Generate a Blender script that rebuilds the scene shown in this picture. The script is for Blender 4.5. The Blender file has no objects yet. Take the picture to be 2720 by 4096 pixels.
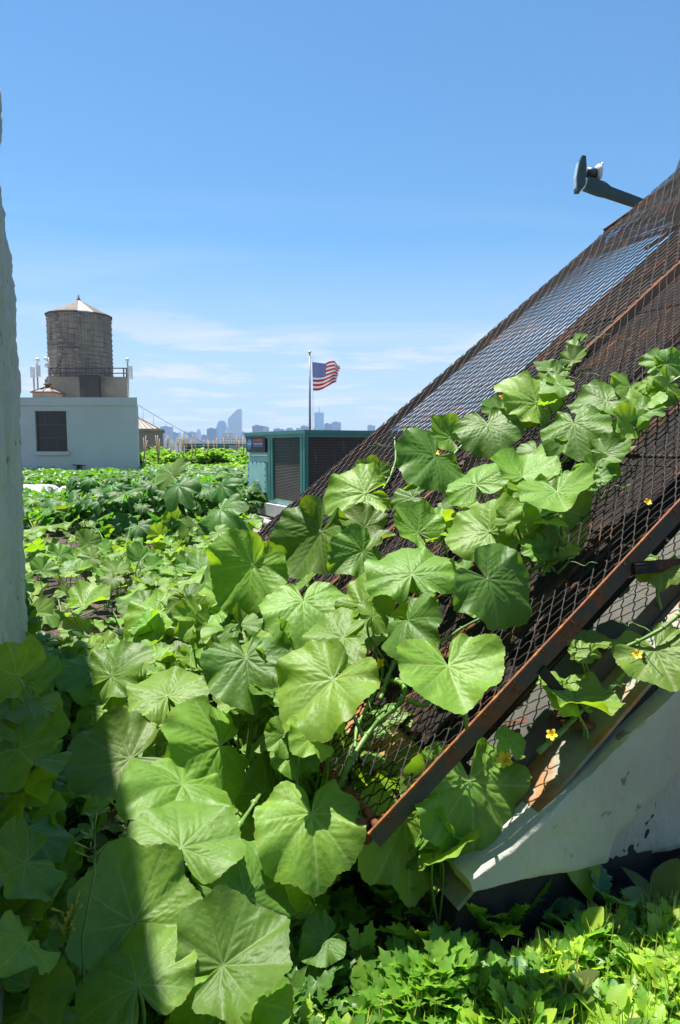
import bpy, math, random
import numpy as np
from mathutils import Vector, Matrix
random.seed(7); np.random.seed(7)
V = Vector
R_ = math.radians
scene = bpy.context.scene
COL = scene.collection
E = 1.30                      # eye height above the soil
F = 2720.0
PIT = math.atan(0.0958)
cp, sp = math.cos(PIT), math.sin(PIT)

# ------------------------------------------------------------------ camera geometry
def ray(px, py):
    x = (px - 1360) / F; u = (2048 - py) / F
    return V((x, cp + u * sp, -sp + u * cp))
def pt(px, py, t): 
    d = ray(px, py) * t; d.z += E; return d
def at(px, py, Y):
    d = ray(px, py); return pt(px, py, Y / d.y)
def onz(px, py, z):
    d = ray(px, py); return pt(px, py, (z - E) / d.z)
def proj(p):
    y = p.y * cp - (p.z - E) * sp; z = p.y * sp + (p.z - E) * cp
    return 1360 + p.x / y * F, 2048 - z / y * F
CR = V((1, 0, 0)); CU = V((0, sp, cp))

SL = R_(38); AV = V((.9168, .3995, 0)); BV = V((-.3995, .9168, 0)); ZV = V((0, 0, 1))
UV_ = AV * math.cos(SL) + ZV * math.sin(SL)          # up the slope
NV = V((-AV.x * math.sin(SL), -AV.y * math.sin(SL), math.cos(SL)))
A0, B0, B1, ZA = .746, 1.448, 4.215, E - .945
def S(s, b, off=0.0):
    return AV * A0 + BV * b + ZV * ZA + UV_ * s + NV * off
P0 = S(0, B0)
def onslope(px, py, off):
    d = ray(px, py); c = V((0, 0, E))
    return pt(px, py, (P0 + NV * off - c).dot(NV) / d.dot(NV))
def slope_t(px, py, off):
    d = ray(px, py); c = V((0, 0, E)); dn = d.dot(NV)
    return (P0 + NV * off - c).dot(NV) / dn if dn < -1e-3 else 99

# ------------------------------------------------------------------ scene helpers
def tag(o, label=None, cat=None, group=None, kind=None):
    if label: o['label'] = label
    if cat: o['category'] = cat
    if group: o['group'] = group
    if kind: o['kind'] = kind
    return o
def empty(name, loc, label, cat, group=None):
    o = bpy.data.objects.new(name, None); COL.objects.link(o); o.location = loc
    o.empty_display_size = .1
    return tag(o, label, cat, group)
def link(name, me, parent=None):
    o = bpy.data.objects.new(name, me); COL.objects.link(o)
    if parent is not None:
        o.parent = parent
        # meshes are written in world coordinates
        o.matrix_parent_inverse = Matrix.Translation(-parent.location) if parent.type == 'EMPTY' else Matrix.Identity(4)
    return o
def root_loc(p):
    while p.parent: p = p.parent
    return V(p.location)

class MB:
    def __init__(s): s.v = []; s.f = []; s.m = []; s.sm = []; s.mi = 0; s.tint = []
    def add(s, vs, fs, smooth=False):
        k = len(s.v); s.v += [tuple(v) for v in vs]
        for f in fs:
            s.f.append(tuple(i + k for i in f)); s.m.append(s.mi); s.sm.append(smooth)
    def hexa(s, p):   # 8 points: bottom loop 4, top loop 4
        s.add(p, [(3, 2, 1, 0), (4, 5, 6, 7), (0, 1, 5, 4), (1, 2, 6, 5), (2, 3, 7, 6), (3, 0, 4, 7)])
    def obox(s, c, x, y, z):  # centre and half axes
        c, x, y, z = V(c), V(x), V(y), V(z)
        s.hexa([c - x - y - z, c + x - y - z, c + x + y - z, c - x + y - z, c - x - y + z, c + x - y + z, c + x + y + z, c - x + y + z])
    def box(s, x0, x1, y0, y1, z0, z1):
        s.hexa([(x0, y0, z0), (x1, y0, z0), (x1, y1, z0), (x0, y1, z0), (x0, y0, z1), (x1, y0, z1), (x1, y1, z1), (x0, y1, z1)])
    def prism(s, foot, z0, z1):
        n = len(foot)
        vs = [(x, y, z0) for x, y in foot] + [(x, y, z1) for x, y in foot]
        s.add(vs, [tuple(range(n))[::-1], tuple(range(n, 2 * n))] + [(i, (i + 1) % n, n + (i + 1) % n, n + i) for i in range(n)])
    def bar(s, a, b, w, h=None, up=ZV):
        a, b = V(a), V(b); h = h or w; d = (b - a)
        L = d.length; d.normalize(); x = d.cross(up)
        if x.length < 1e-4: x = V((1, 0, 0))
        x.normalize(); y = x.cross(d)
        s.obox((a + b) / 2, x * w / 2, d * L / 2, y * h / 2)
    def tube(s, pts, r, n=6, caps=True):
        pts = [V(p) for p in pts]; m = len(pts)
        rr = r if isinstance(r, (list, tuple)) else [r] * m
        t0 = (pts[1] - pts[0]).normalized(); up = ZV if abs(t0.z) < .9 else V((1, 0, 0))
        x = t0.cross(up).normalized(); vs = []
        for i, p in enumerate(pts):
            t = (pts[min(i + 1, m - 1)] - pts[max(i - 1, 0)])
            if t.length < 1e-9: t = t0
            t = t.normalized(); x = (x - t * x.dot(t))
            if x.length < 1e-6: x = t.cross(V((.3, .5, .8)))
            x.normalize(); y = t.cross(x)
            for k in range(n):
                a = 2 * math.pi * k / n
                vs.append(p + (x * math.cos(a) + y * math.sin(a)) * rr[i])
        fs = []
        for i in range(m - 1):
            for k in range(n):
                k2 = (k + 1) % n
                fs.append((i * n + k, i * n + k2, (i + 1) * n + k2, (i + 1) * n + k))
        if caps: fs += [tuple(range(n))[::-1], tuple(range((m - 1) * n, m * n))]
        s.add(vs, fs, True)
    def lathe(s, c, prof, n=32, smooth=True):   # prof: (r, z)
        c = V(c); m = len(prof); vs = []
        for r, z in prof:
            for k in range(n):
                a = 2 * math.pi * k / n
                vs.append((c.x + r * math.cos(a), c.y + r * math.sin(a), c.z + z))
        fs = [(i * n + k, i * n + (k + 1) % n, (i + 1) * n + (k + 1) % n, (i + 1) * n + k) for i in range(m - 1) for k in range(n)]
        s.add(vs, fs, smooth)
    def mesh(s, name, mats):
        me = bpy.data.meshes.new(name)
        me.from_pydata(s.v, [], s.f)
        for m in (mats if isinstance(mats, (list, tuple)) else [mats]): me.materials.append(m)
        me.polygons.foreach_set('material_index', s.m)
        me.polygons.foreach_set('use_smooth', s.sm)
        if s.tint and len(s.tint) == len(s.v):
            a = me.attributes.new('tint', 'FLOAT_COLOR', 'POINT')
            a.data.foreach_set('color', np.array(s.tint, dtype=np.float32).ravel())
        me.update(); return me
    def build(s, name, mats, parent=None): return link(name, s.mesh(name, mats), parent)

# ------------------------------------------------------------------ materials
def newmat(name):
    m = bpy.data.materials.new(name); m.use_nodes = True
    nt = m.node_tree; nt.nodes.clear()
    return m, nt, nt.nodes, nt.links
def node(nt, t, **k):
    n = nt.nodes.new(t)
    for a, b in k.items():
        if a.startswith('_'): setattr(n, a[1:], b)
        else: n.inputs[a.replace('__', ' ')].default_value = b
    return n
def ramp(nt, fac, stops):
    n = nt.nodes.new('ShaderNodeValToRGB'); cr = n.color_ramp
    while len(cr.elements) > 1: cr.elements.remove(cr.elements[0])
    cr.elements[0].position = stops[0][0]; cr.elements[0].color = (*stops[0][1], 1)
    for p, c in stops[1:]:
        e = cr.elements.new(p); e.color = (*c, 1)
    nt.links.new(fac, n.inputs[0]); return n.outputs[0]
def coords(nt, kind='Object', scale=(1, 1, 1)):
    tc = nt.nodes.new('ShaderNodeTexCoord'); mp = nt.nodes.new('ShaderNodeMapping')
    mp.inputs['Scale'].default_value = scale
    nt.links.new(tc.outputs[kind], mp.inputs[0]); return mp.outputs[0]
def noise(nt, co, scale, detail=6, rough=.6, dist=0):
    n = nt.nodes.new('ShaderNodeTexNoise'); n.inputs['Scale'].default_value = scale
    n.inputs['Detail'].default_value = detail; n.inputs['Roughness'].default_value = rough
    n.inputs['Distortion'].default_value = dist
    nt.links.new(co, n.inputs['Vector']); return n.outputs[0]
def mixc(nt, fac, a, b, mode='MIX'):
    n = nt.nodes.new('ShaderNodeMix'); n.data_type = 'RGBA'; n.blend_type = mode
    for i, x in ((0, fac), (6, a), (7, b)):
        if hasattr(x, 'type') or hasattr(x, 'links'): nt.links.new(x, n.inputs[i])
        elif i == 0: n.inputs[0].default_value = x
        else: n.inputs[i].default_value = (*x, 1)
    return n.outputs[2]
def mth(nt, op, a, b=0.0, clamp=False):
    n = nt.nodes.new('ShaderNodeMath'); n.operation = op; n.use_clamp = clamp
    for i, x in ((0, a), (1, b)):
        if hasattr(x, 'links'): nt.links.new(x, n.inputs[i])
        else: n.inputs[i].default_value = x
    return n.outputs[0]
def surf(nt, color, rough=.6, metal=0, bump=None, bstr=.3, bdist=.01, spec=.5):
    p = nt.nodes.new('ShaderNodeBsdfPrincipled'); o = nt.nodes.new('ShaderNodeOutputMaterial')
    if hasattr(color, 'links'): nt.links.new(color, p.inputs['Base Color'])
    else: p.inputs['Base Color'].default_value = (*color, 1)
    if hasattr(rough, 'links'): nt.links.new(rough, p.inputs['Roughness'])
    else: p.inputs['Roughness'].default_value = rough
    p.inputs['Metallic'].default_value = metal
    p.inputs['Specular IOR Level'].default_value = spec
    if bump is not None:
        b = nt.nodes.new('ShaderNodeBump'); b.inputs['Strength'].default_value = bstr; b.inputs['Distance'].default_value = bdist
        nt.links.new(bump, b.inputs['Height']); nt.links.new(b.outputs[0], p.inputs['Normal'])
    nt.links.new(p.outputs[0], o.inputs[0]); return p
def simple(name, c1, c2=None, scale=8, rough=.6, metal=0, bstr=.2, bdist=.01, lo=.35, hi=.65, st=(1, 1, 1), spec=.5, c3=None):
    m, nt, N, L = newmat(name)
    co = coords(nt, scale=st); f = noise(nt, co, scale)
    c2 = c2 or tuple(x * .7 for x in c1)
    stops = [(lo, c1), (hi, c2)] + ([(min(hi + .12, 1), c3)] if c3 else [])
    surf(nt, ramp(nt, f, stops), rough, metal, noise(nt, co, scale * 4), bstr, bdist, spec)
    return m

def leaf_material(name, g1, g2, vein_c, trans, tmix=.34, rough=.5, back=None, useattr=True):
    m, nt, N, L = newmat(name)
    co = coords(nt, scale=(1, 1, 1)); oi = N.new('ShaderNodeObjectInfo')
    ad = N.new('ShaderNodeVectorMath'); ad.operation = 'ADD'
    sc = N.new('ShaderNodeVectorMath'); sc.operation = 'SCALE'; sc.inputs[0].default_value = (37, 11, 23)
    L.new(oi.outputs['Random'], sc.inputs['Scale']); L.new(co, ad.inputs[0]); L.new(sc.outputs[0], ad.inputs[1])
    f = noise(nt, ad.outputs[0], 2.2, 5, .65)
    base = ramp(nt, f, [(.3, g1), (.7, g2)])
    f2 = noise(nt, ad.outputs[0], 26, 4, .7)
    base = mixc(nt, mth(nt, 'MULTIPLY', ramp_f(nt, f2, .62, .74), .30), base, (.15, .19, .04))
    f5 = noise(nt, ad.outputs[0], 3.3, 3, .5)
    base = mixc(nt, mth(nt, 'MULTIPLY', ramp_f(nt, f5, .60, .70), .45), base, (.115, .18, .022))
    if useattr:
        at_ = N.new('ShaderNodeAttribute'); at_.attribute_name = 'vein'
        base = mixc(nt, mth(nt, 'MULTIPLY', at_.outputs['Fac'], .72), base, vein_c)
        ed = N.new('ShaderNodeAttribute'); ed.attribute_name = 'edge'
        f3 = noise(nt, ad.outputs[0], 5, 3, .6)
        ew = mth(nt, 'MULTIPLY', ed.outputs['Fac'], ramp_f(nt, f3, .48, .62))
        base = mixc(nt, mth(nt, 'MULTIPLY', ew, .32), base, (.2, .17, .05))
    hs = N.new('ShaderNodeHueSaturation')
    mr = N.new('ShaderNodeMapRange'); mr.inputs[3].default_value = .66; mr.inputs[4].default_value = 1.32
    L.new(oi.outputs['Random'], mr.inputs[0]); L.new(mr.outputs[0], hs.inputs['Value'])
    hr = N.new('ShaderNodeMapRange'); hr.inputs[3].default_value = .482; hr.inputs[4].default_value = .512
    fr = mth(nt, 'FRACT', mth(nt, 'MULTIPLY', oi.outputs['Random'], 17.31)); L.new(fr, hr.inputs[0])
    L.new(hr.outputs[0], hs.inputs['Hue']); L.new(base, hs.inputs['Color'])
    col = hs.outputs[0]
    geo = N.new('ShaderNodeNewGeometry')
    if back: col2 = mixc(nt, mth(nt, 'MULTIPLY', geo.outputs['Backfacing'], .75), col, back)
    else: col2 = col
    p = N.new('ShaderNodeBsdfPrincipled'); o = N.new('ShaderNodeOutputMaterial')
    L.new(col2, p.inputs['Base Color']); p.inputs['Specular IOR Level'].default_value = .32
    L.new(mth(nt, 'ADD', mth(nt, 'MULTIPLY', f2, .2), rough - .1), p.inputs['Roughness'])
    b = N.new('ShaderNodeBump'); b.inputs['Strength'].default_value = .12; b.inputs['Distance'].default_value = .02
    L.new(noise(nt, ad.outputs[0], 14, 3, .6), b.inputs['Height']); L.new(b.outputs[0], p.inputs['Normal'])
    t = N.new('ShaderNodeBsdfTranslucent')
    L.new(mixc(nt, 1.0, col, trans, 'MULTIPLY'), t.inputs['Color'])
    mx = N.new('ShaderNodeMixShader'); mx.inputs[0].default_value = tmix
    L.new(p.outputs[0], mx.inputs[1]); L.new(t.outputs[0], mx.inputs[2]); L.new(mx.outputs[0], o.inputs[0])
    return m
def ramp_f(nt, fac, lo, hi):
    n = nt.nodes.new('ShaderNodeMapRange'); n.inputs[1].default_value = lo; n.inputs[2].default_value = hi
    nt.links.new(fac, n.inputs[0]); return n.outputs[0]

M = {}
M['leaf'] = leaf_material('leaf', (.090, .196, .021), (.142, .266, .037), (.24, .335, .12), (2.9, 2.6, .6))
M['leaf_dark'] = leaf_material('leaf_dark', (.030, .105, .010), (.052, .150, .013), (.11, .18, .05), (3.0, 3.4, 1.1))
M['stalk'] = simple('stalk', (.13, .24, .045), (.075, .17, .03), 30, .5, bstr=.25, bdist=.002)
M['petal'] = simple('petal', (.66, .44, .006), (.74, .54, .012), 60, .5)
M['soil'] = simple('soil', (.12, .075, .052), (.26, .18, .13), 9, .95, bstr=.9, bdist=.03, c3=(.36, .27, .2))
# mulch: chips of different tone
def soil_mat():
    m, nt, N, L = newmat('soil_chips')
    co = coords(nt)
    vo = N.new('ShaderNodeTexVoronoi'); vo.inputs['Scale'].default_value = 60; L.new(co, vo.inputs['Vector'])
    big = noise(nt, co, 2, 5)
    c = ramp(nt, vo.outputs['Color'], [(0, (.022, .013, .01)), (.35, (.06, .038, .027)), (.7, (.12, .08, .055)), (1, (.22, .17, .125))])
    c = mixc(nt, ramp_f(nt, big, .35, .65), c, (.028, .02, .014))
    surf(nt, c, .95, 0, vo.outputs['Distance'], .8, .02); return m
M['soil'] = soil_mat()
def rust_mat(name, paint, amt=.5, scale=14, st=(1, 1, 1), dark=(.045, .028, .022), orange=(.42, .15, .04)):
    m, nt, N, L = newmat(name); co = coords(nt, scale=st)
    f = noise(nt, co, scale, 8, .7, .4); g = noise(nt, co, scale * 3.1, 6, .7)
    r = ramp(nt, g, [(.3, dark), (.5, (.17, .06, .025)), (.62, orange), (.75, (.5, .24, .09))])
    c = mixc(nt, ramp_f(nt, f, amt - .06, amt + .06), r, paint)
    surf(nt, c, ramp_f(nt, g, -.9, .9), .0, g, .5, .004, .3); return m
M['wire'] = rust_mat('wire', (.027, .023, .022), .40, 5, orange=(.07, .03, .016), dark=(.025, .016, .013))
M['rail'] = rust_mat('rail', (.058, .058, .048), .48, 9, orange=(.10, .04, .02), dark=(.022, .014, .012))
M['rust'] = rust_mat('rust', (.10, .038, .02), .62, 10, orange=(.25, .09, .028))
M['rust_dark'] = rust_mat('rust_dark', (.022, .018, .016), .44, 8, orange=(.075, .035, .018))
M['rust_rail'] = rust_mat('rust_rail', (.08, .034, .018), .75, 12, orange=(.27, .10, .025))

def stucco(name, c1, c2, spots=True, bs=.6, scale=1.0):
    m, nt, N, L = newmat(name); co = coords(nt)
    big = noise(nt, co, 1.6 * scale, 6, .6); fine = noise(nt, co, 55 * scale, 6, .75)
    mid = noise(nt, co, 9 * scale, 5, .6)
    c = ramp(nt, big, [(.3, c1), (.7, c2)])
    sm = noise(nt, co, 13 * scale, 3, .5)
    if spots:
        c = mixc(nt, mth(nt, 'MULTIPLY', ramp_f(nt, sm, .66, .70), .75), c, (.10, .085, .06))
        st = noise(nt, coords(nt, scale=(5, 5, .7)), 1.4, 6, .7)
        c = mixc(nt, mth(nt, 'MULTIPLY', ramp_f(nt, st, .54, .75), .3), c, (.30, .27, .20))
    h = mth(nt, 'ADD', mth(nt, 'MULTIPLY', fine, .35), mth(nt, 'MULTIPLY', mid, 1.0))
    surf(nt, c, .75, 0, h, bs, .012 / scale); return m
M['stucco'] = stucco('stucco', (.50, .50, .41), (.36, .37, .30), bs=1.0)
M['stucco_far'] = stucco('stucco_far', (.60, .60, .57), (.52, .52, .5), False, .4, .35)
M['concrete'] = simple('concrete', (.24, .22, .185), (.18, .165, .14), 1.5, .85, bstr=.3, bdist=.03)
M['black'] = simple('shadow_black', (.012, .012, .013), (.03, .03, .03), 5, .8)  # black standing in for the shade under the gable
M['dark_void'] = simple('dark_paint', (.015, .015, .016), (.03, .028, .026), 3, .5)

def sheet_mat():     # painted sheet metal with rust flowers
    m, nt, N, L = newmat('painted_sheet'); co = coords(nt)
    f = noise(nt, co, 3.2, 8, .7, .6); g = noise(nt, co, 22, 6, .7)
    r = ramp(nt, g, [(.3, (.17, .065, .02)), (.55, (.33, .15, .045)), (.8, (.40, .24, .10))])
    p = ramp(nt, g, [(.3, (.17, .18, .135)), (.7, (.25, .26, .20))])
    surf(nt, mixc(nt, ramp_f(nt, f, .46, .56), r, p), .6, .1, g, .4, .004); return m
M['sheet'] = sheet_mat()
def glazing_mat():   # weathered dark skylight skin, rust runs down the slope
    m, nt, N, L = newmat('skylight_skin')
    tc = N.new('ShaderNodeTexCoord'); mp = N.new('ShaderNodeMapping'); mp.vector_type = 'POINT'
    mp.inputs['Rotation'].default_value = (0, 0, 0); mp.inputs['Scale'].default_value = (1, 1, 1)
    L.new(tc.outputs['UV'], mp.inputs[0])
    mp2 = N.new('ShaderNodeMapping'); mp2.inputs['Scale'].default_value = (.5, 7, 1); L.new(tc.outputs['UV'], mp2.inputs[0])
    f = noise(nt, mp2.outputs[0], 1.6, 8, .7, .5); g = noise(nt, mp.outputs[0], 14, 7, .7); h = noise(nt, mp.outputs[0], .9, 5, .6)
    c = ramp(nt, g, [(.25, (.010, .008, .007)), (.6, (.024, .019, .016)), (.85, (.045, .036, .03))])
    c = mixc(nt, mth(nt, 'MULTIPLY', ramp_f(nt, f, .54, .63), ramp_f(nt, g, .38, .58)), c, (.22, .085, .025))
    c = mixc(nt, mth(nt, 'MULTIPLY', ramp_f(nt, h, .6, .7), .5), c, (.014, .013, .012))
    surf(nt, c, .85, 0, g, .3, .005, .15); return m
M['glazing'] = glazing_mat()

# ------------------------------------------------------------------ squash / melon leaves
def smooth(x, a, b):
    t = np.clip((x - a) / (b - a), 0, 1); return t * t * (3 - 2 * t)
def leaf_mesh(name, seed, mat, nth=150, nr=26, lobes=.05, cup=-.12, wave=.05, fold=.12, droop=.15, deep=0.0, pleat=.04):
    rs = np.random.RandomState(seed)
    tm = R_(172 - rs.rand() * 8)
    th = np.linspace(-tm, tm, nth); asym = rs.uniform(-.05, .05)
    deg = np.abs(np.degrees(th))
    r = np.interp(deg, [0, 20, 45, 70, 90, 115, 140, 155, 165, 172], [1.0, .96, .91, .88, .84, .76, .65, .57, .45, .10])
    r = r * (1 + lobes * np.cos(np.radians(deg) * 360 / 50.0) + asym * np.sin(th))
    if deep: r = r * (1 - deep * (0.5 - 0.5 * np.cos(np.radians(deg) * 360 / 50.0)) * (deg < 140))
    ph = rs.rand(6) * 6.28
    r = r * (1 + .035 * np.sin(3 * th + ph[4]) + .022 * np.sin(7 * th + ph[0]) + .010 * np.sin(17 * th + ph[1]) + .009 * np.sin(41 * th + ph[2]) + .007 * np.sin(67 * th))
    q = (np.linspace(0, 1, nr + 1)[1:]) ** .9
    X = np.outer(q, r * np.sin(th)); Y = np.outer(q, r * np.cos(th))
    TH = np.outer(np.ones(nr), th); Q = np.outer(q, np.ones(nth))
    # veins
    mains = [0, 40, -40, 82, -82, 122, -122, 155, -155]
    segs = []
    for md in mains:
        a = R_(md + rs.uniform(-4, 4)); rl = np.interp(abs(md), deg[nth // 2:], r[nth // 2:]) * .95
        d = np.array([math.sin(a), math.cos(a)]); segs.append((np.zeros(2), d * rl, 1.0))
        if abs(md) > 150: continue
        for k, fr in enumerate([.22, .36, .5, .63, .76, .87]):
            for sg in (-1, 1):
                if abs(md) == 122 and sg * md > 0 and k < 1: continue
                a2 = a + sg * R_(42 + rs.uniform(-5, 5)); fr2 = fr + rs.uniform(-.03, .03)
                ln = rl * (1 - fr2) * .62 + .05
                p0 = d * rl * fr2; segs.append((p0, p0 + np.array([math.sin(a2), math.cos(a2)]) * min(ln, .34), .5))
    dm = np.full(X.shape, 9.0); vein = np.zeros(X.shape)
    for p0, p1, wgt in segs:
        dx, dy = p1 - p0; L2 = dx * dx + dy * dy
        t = np.clip(((X - p0[0]) * dx + (Y - p0[1]) * dy) / L2, 0, 1)
        dd = np.hypot(X - p0[0] - t * dx, Y - p0[1] - t * dy)
        w = (.011 if wgt == 1 else .0065) * (1.25 - .7 * t)
        vein = np.maximum(vein, (.85 if wgt == 1 else .32) * np.exp(-(dd / w) ** 2))
        dm = np.minimum(dm, dd / (1.0 if wgt == 1 else .75))
    RR = np.hypot(X, Y)
    Z = -.010 * np.exp(-(dm / .032) ** 2) + .005 * np.minimum(dm / .09, 1)
    md = np.min([np.abs(np.degrees(TH) - k) for k in (0, 40, -40, 82, -82, 122, -122, 155, -155)], axis=0)
    Z += pleat * RR * (np.minimum(md, 20) / 20) * (1 + .5 * np.sin(2.3 * TH + ph[2]))
    Z += cup * RR ** 2 + fold * np.abs(X) * (1 - .3 * RR) - droop * np.maximum(Y, 0) ** 2.2
    Z += wave * Q ** 3 * (np.sin(5 * TH + ph[3]) + .6 * np.sin(9 * TH + ph[4]) + .3 * np.sin(15 * TH + ph[5]))
    Z += .03 * np.sin(3.1 * X + ph[0]) * np.sin(2.7 * Y + ph[1])
    vs = [(0, 0, 0)] + list(zip(X.ravel().tolist(), Y.ravel().tolist(), Z.ravel().tolist()))
    fs = [(0, 1 + j, 2 + j) for j in range(nth - 1)]
    fs += [(1 + i * nth + j, 1 + (i + 1) * nth + j, 2 + (i + 1) * nth + j, 2 + i * nth + j) for i in range(nr - 1) for j in range(nth - 1)]
    fs = [f[::-1] for f in fs]
    me = bpy.data.meshes.new(name); me.from_pydata(vs, [], fs); me.materials.append(mat)
    me.polygons.foreach_set('use_smooth', [True] * len(fs))
    a = me.attributes.new('vein', 'FLOAT', 'POINT'); a.data.foreach_set('value', np.concatenate([[1.0], vein.ravel()]).astype(np.float32))
    a = me.attributes.new('edge', 'FLOAT', 'POINT'); a.data.foreach_set('value', np.concatenate([[0.0], smooth(Q, .9, 1).ravel()]).astype(np.float32))
    me.update()
    if me.polygons[len(fs) // 2].normal.z < 0: me.flip_normals()
    return me
LV = []
rv = random.Random(5)
for i in range(22):
    LV.append(leaf_mesh('leaf_blade', 20 + i, M['leaf'], lobes=rv.uniform(.02, .065), cup=rv.choice([-.22, -.1, .1, .2]),
              wave=rv.uniform(.05, .11), pleat=rv.uniform(.015, .06), fold=rv.uniform(.0, .36), droop=rv.uniform(.0, .32)))
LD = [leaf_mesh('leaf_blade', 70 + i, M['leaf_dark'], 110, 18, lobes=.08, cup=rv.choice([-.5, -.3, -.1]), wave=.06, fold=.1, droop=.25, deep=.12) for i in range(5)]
LS = [leaf_mesh('leaf_blade', 90 + i, M['leaf'], 90, 14, lobes=.06, cup=rv.choice([-.1, .1, .2]), wave=.06, fold=rv.uniform(.05, .3), droop=.1) for i in range(4)]

def frame_leaf(px, py, tx, ty, W):
    v = ray(px, py).normalized(); ex, ey = tx - px, -(ty - py); L = math.hypot(ex, ey)
    y = (CR * ex + CU * ey); y -= v * y.dot(v); y.normalize(); n0 = -v; x = y.cross(n0)
    We = W / 1.70; best = None
    if L < We:
        f = math.acos(max(L / We, .25)); size = We
        for sg in (-1, 1):
            y2 = y * math.cos(f) + v * sg * math.sin(f); n2 = x.cross(y2)
            if best is None or n2.z > best[2].z: best = (x, y2, n2)
    else:
        f = math.acos(max(We / L, .35)); size = L
        for sg in (-1, 1):
            x2 = x * math.cos(f) + n0 * sg * math.sin(f); n2 = x2.cross(y)
            if best is None or n2.z > best[2].z: best = (x2, y, n2)
    x, y, n = best      # turn the blade a little more to the light, each by its own amount
    n = (n + ZV * random.uniform(.05, .45) + CR * random.gauss(0, .16) - V((0, 1, 0)) * random.uniform(-.1, .12)).normalized()
    y = (y - n * y.dot(n)).normalized(); x = y.cross(n)
    return (x, y, n), size * 1.05

class Plant:
    def __init__(s, name, loc, label, group=None, cat='plant'):
        s.root = empty(name, loc, label, cat, group); s.loc = V(loc); s.n = 0
    def leaf(s, pos, fr, size, base, r=.0042, me=None, bend=None):
        x, y, n = fr
        m = Matrix(((x.x, y.x, n.x, pos.x), (x.y, y.y, n.y, pos.y), (x.z, y.z, n.z, pos.z), (0, 0, 0, 1))) @ Matrix.Diagonal((size * random.uniform(.94, 1.08), size, size, 1))
        o = bpy.data.objects.new('leaf', me or random.choice(LV)); COL.objects.link(o)
        o.parent = s.root; o.matrix_world = m; o.matrix_parent_inverse = Matrix.Identity(4)
        o.matrix_basis = Matrix.Translation(-s.loc) @ m
        s.n += 1
        # leaf stalk
        p0 = V(pos) - n * .006 * size; c1 = p0 - n * .35 * (p0 - base).length - y * .1 * size
        p3 = V(base); c2 = p3 + (p0 - p3) * .35 + (bend or V((random.uniform(-.03, .03), random.uniform(-.03, .03), .02)))
        pts = []; K = 9
        for i in range(K + 1):
            t = i / K; pts.append(p0 * (1 - t) ** 3 + c1 * 3 * t * (1 - t) ** 2 + c2 * 3 * t * t * (1 - t) + p3 * t ** 3)
        b = MB(); b.tube(pts, [r * (.75 + .5 * i / K) for i in range(K + 1)], 6)
        st = bpy.data.objects.new('leaf_stalk', b.mesh('leaf_stalk', M['stalk'])); COL.objects.link(st)
        st.parent = o; st.matrix_parent_inverse = m.inverted()
        return o
    def part(s, name, mb, mat): return mb.build(name, mat, s.root)

def flower_mesh():
    b = MB()
    for k in range(5):
        a = k * 2 * math.pi / 5 + .2; d = V((math.cos(a), math.sin(a), 0)); q = V((-d.y, d.x, 0))
        rows = []
        for (r, w, z) in ((.12, .10, .0), (.4, .32, .22), (.75, .36, .42), (1.0, .2, .40), (1.1, .02, .34)):
            rows += [d * r - q * w + ZV * z, d * r + ZV * (z - .08), d * r + q * w + ZV * z]
        b.add(rows, [(3 * i + j, 3 * i + j + 1, 3 * i + j + 4, 3 * i + j + 3) for i in range(4) for j in (0, 1)], True)
    b.mi = 1; b.lathe((0, 0, -.55), [(.09, 0), (.13, .15), (.1, .4), (.16, .6)], 8)
    b.mi = 0; b.lathe((0, 0, 0), [(.15, .02), (.12, .2), (.0, .26)], 8)
    return b.mesh('flower', [M['petal'], M['stalk']])
FL = flower_mesh()
def flower(plant, pos, r=.02, n=None):
    o = bpy.data.objects.new('flower', FL); COL.objects.link(o); o.parent = plant.root
    n = n or V((random.uniform(-.5, .5), -.7, .6)); q = n.to_track_quat('Z', 'Y')
    o.matrix_basis = Matrix.Translation(V(pos) - plant.loc) @ q.to_matrix().to_4x4() @ Matrix.Rotation(random.random() * 6, 4, 'Z') @ Matrix.Scale(r, 4)
    return o
# ------------------------------------------------------------------ world, sun, camera
SUN_AZ = V((-.212, .224, 0)).normalized(); SUN_EL = R_(72.5)
sdir = SUN_AZ * math.cos(SUN_EL) + ZV * math.sin(SUN_EL)
w = bpy.data.worlds.new('World'); scene.world = w; w.use_nodes = True
nt = w.node_tree; nt.nodes.clear(); N, L = nt.nodes, nt.links
sky = N.new('ShaderNodeTexSky'); sky.sky_type = 'NISHITA'; sky.sun_disc = False
sky.sun_elevation = SUN_EL; sky.sun_rotation = math.atan2(-.212, .224)
sky.air_density = 1.15; sky.dust_density = .25; sky.ozone_density = 3.2; sky.altitude = 0
tc = N.new('ShaderNodeTexCoord'); sep = N.new('ShaderNodeSeparateXYZ'); L.new(tc.outputs['Generated'], sep.inputs[0])
# clouds: a flat deck seen in perspective (direction divided by its height)
zc = mth(nt, 'ADD', mth(nt, 'MAXIMUM', sep.outputs[2], 0.0), .045)
cmb = N.new('ShaderNodeCombineXYZ')
L.new(mth(nt, 'DIVIDE', sep.outputs[0], zc), cmb.inputs[0]); L.new(mth(nt, 'DIVIDE', sep.outputs[1], zc), cmb.inputs[1])
def mapv(sc, loc=(0, 0, 0), rot=0):
    mp = N.new('ShaderNodeMapping'); mp.inputs['Scale'].default_value = sc; mp.inputs['Location'].default_value = loc
    mp.inputs['Rotation'].default_value = (0, 0, rot); L.new(cmb.outputs[0], mp.inputs[0]); return mp.outputs[0]
n1 = noise(nt, mapv((.8, .8, 1), (1.3, 4.2, 0), .0), 1.0, 8, .62, .2)
n2 = noise(nt, mapv((.22, .9, 1), (7.4, 2.2, 0), .12), 1.0, 8, .66, .5)
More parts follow.
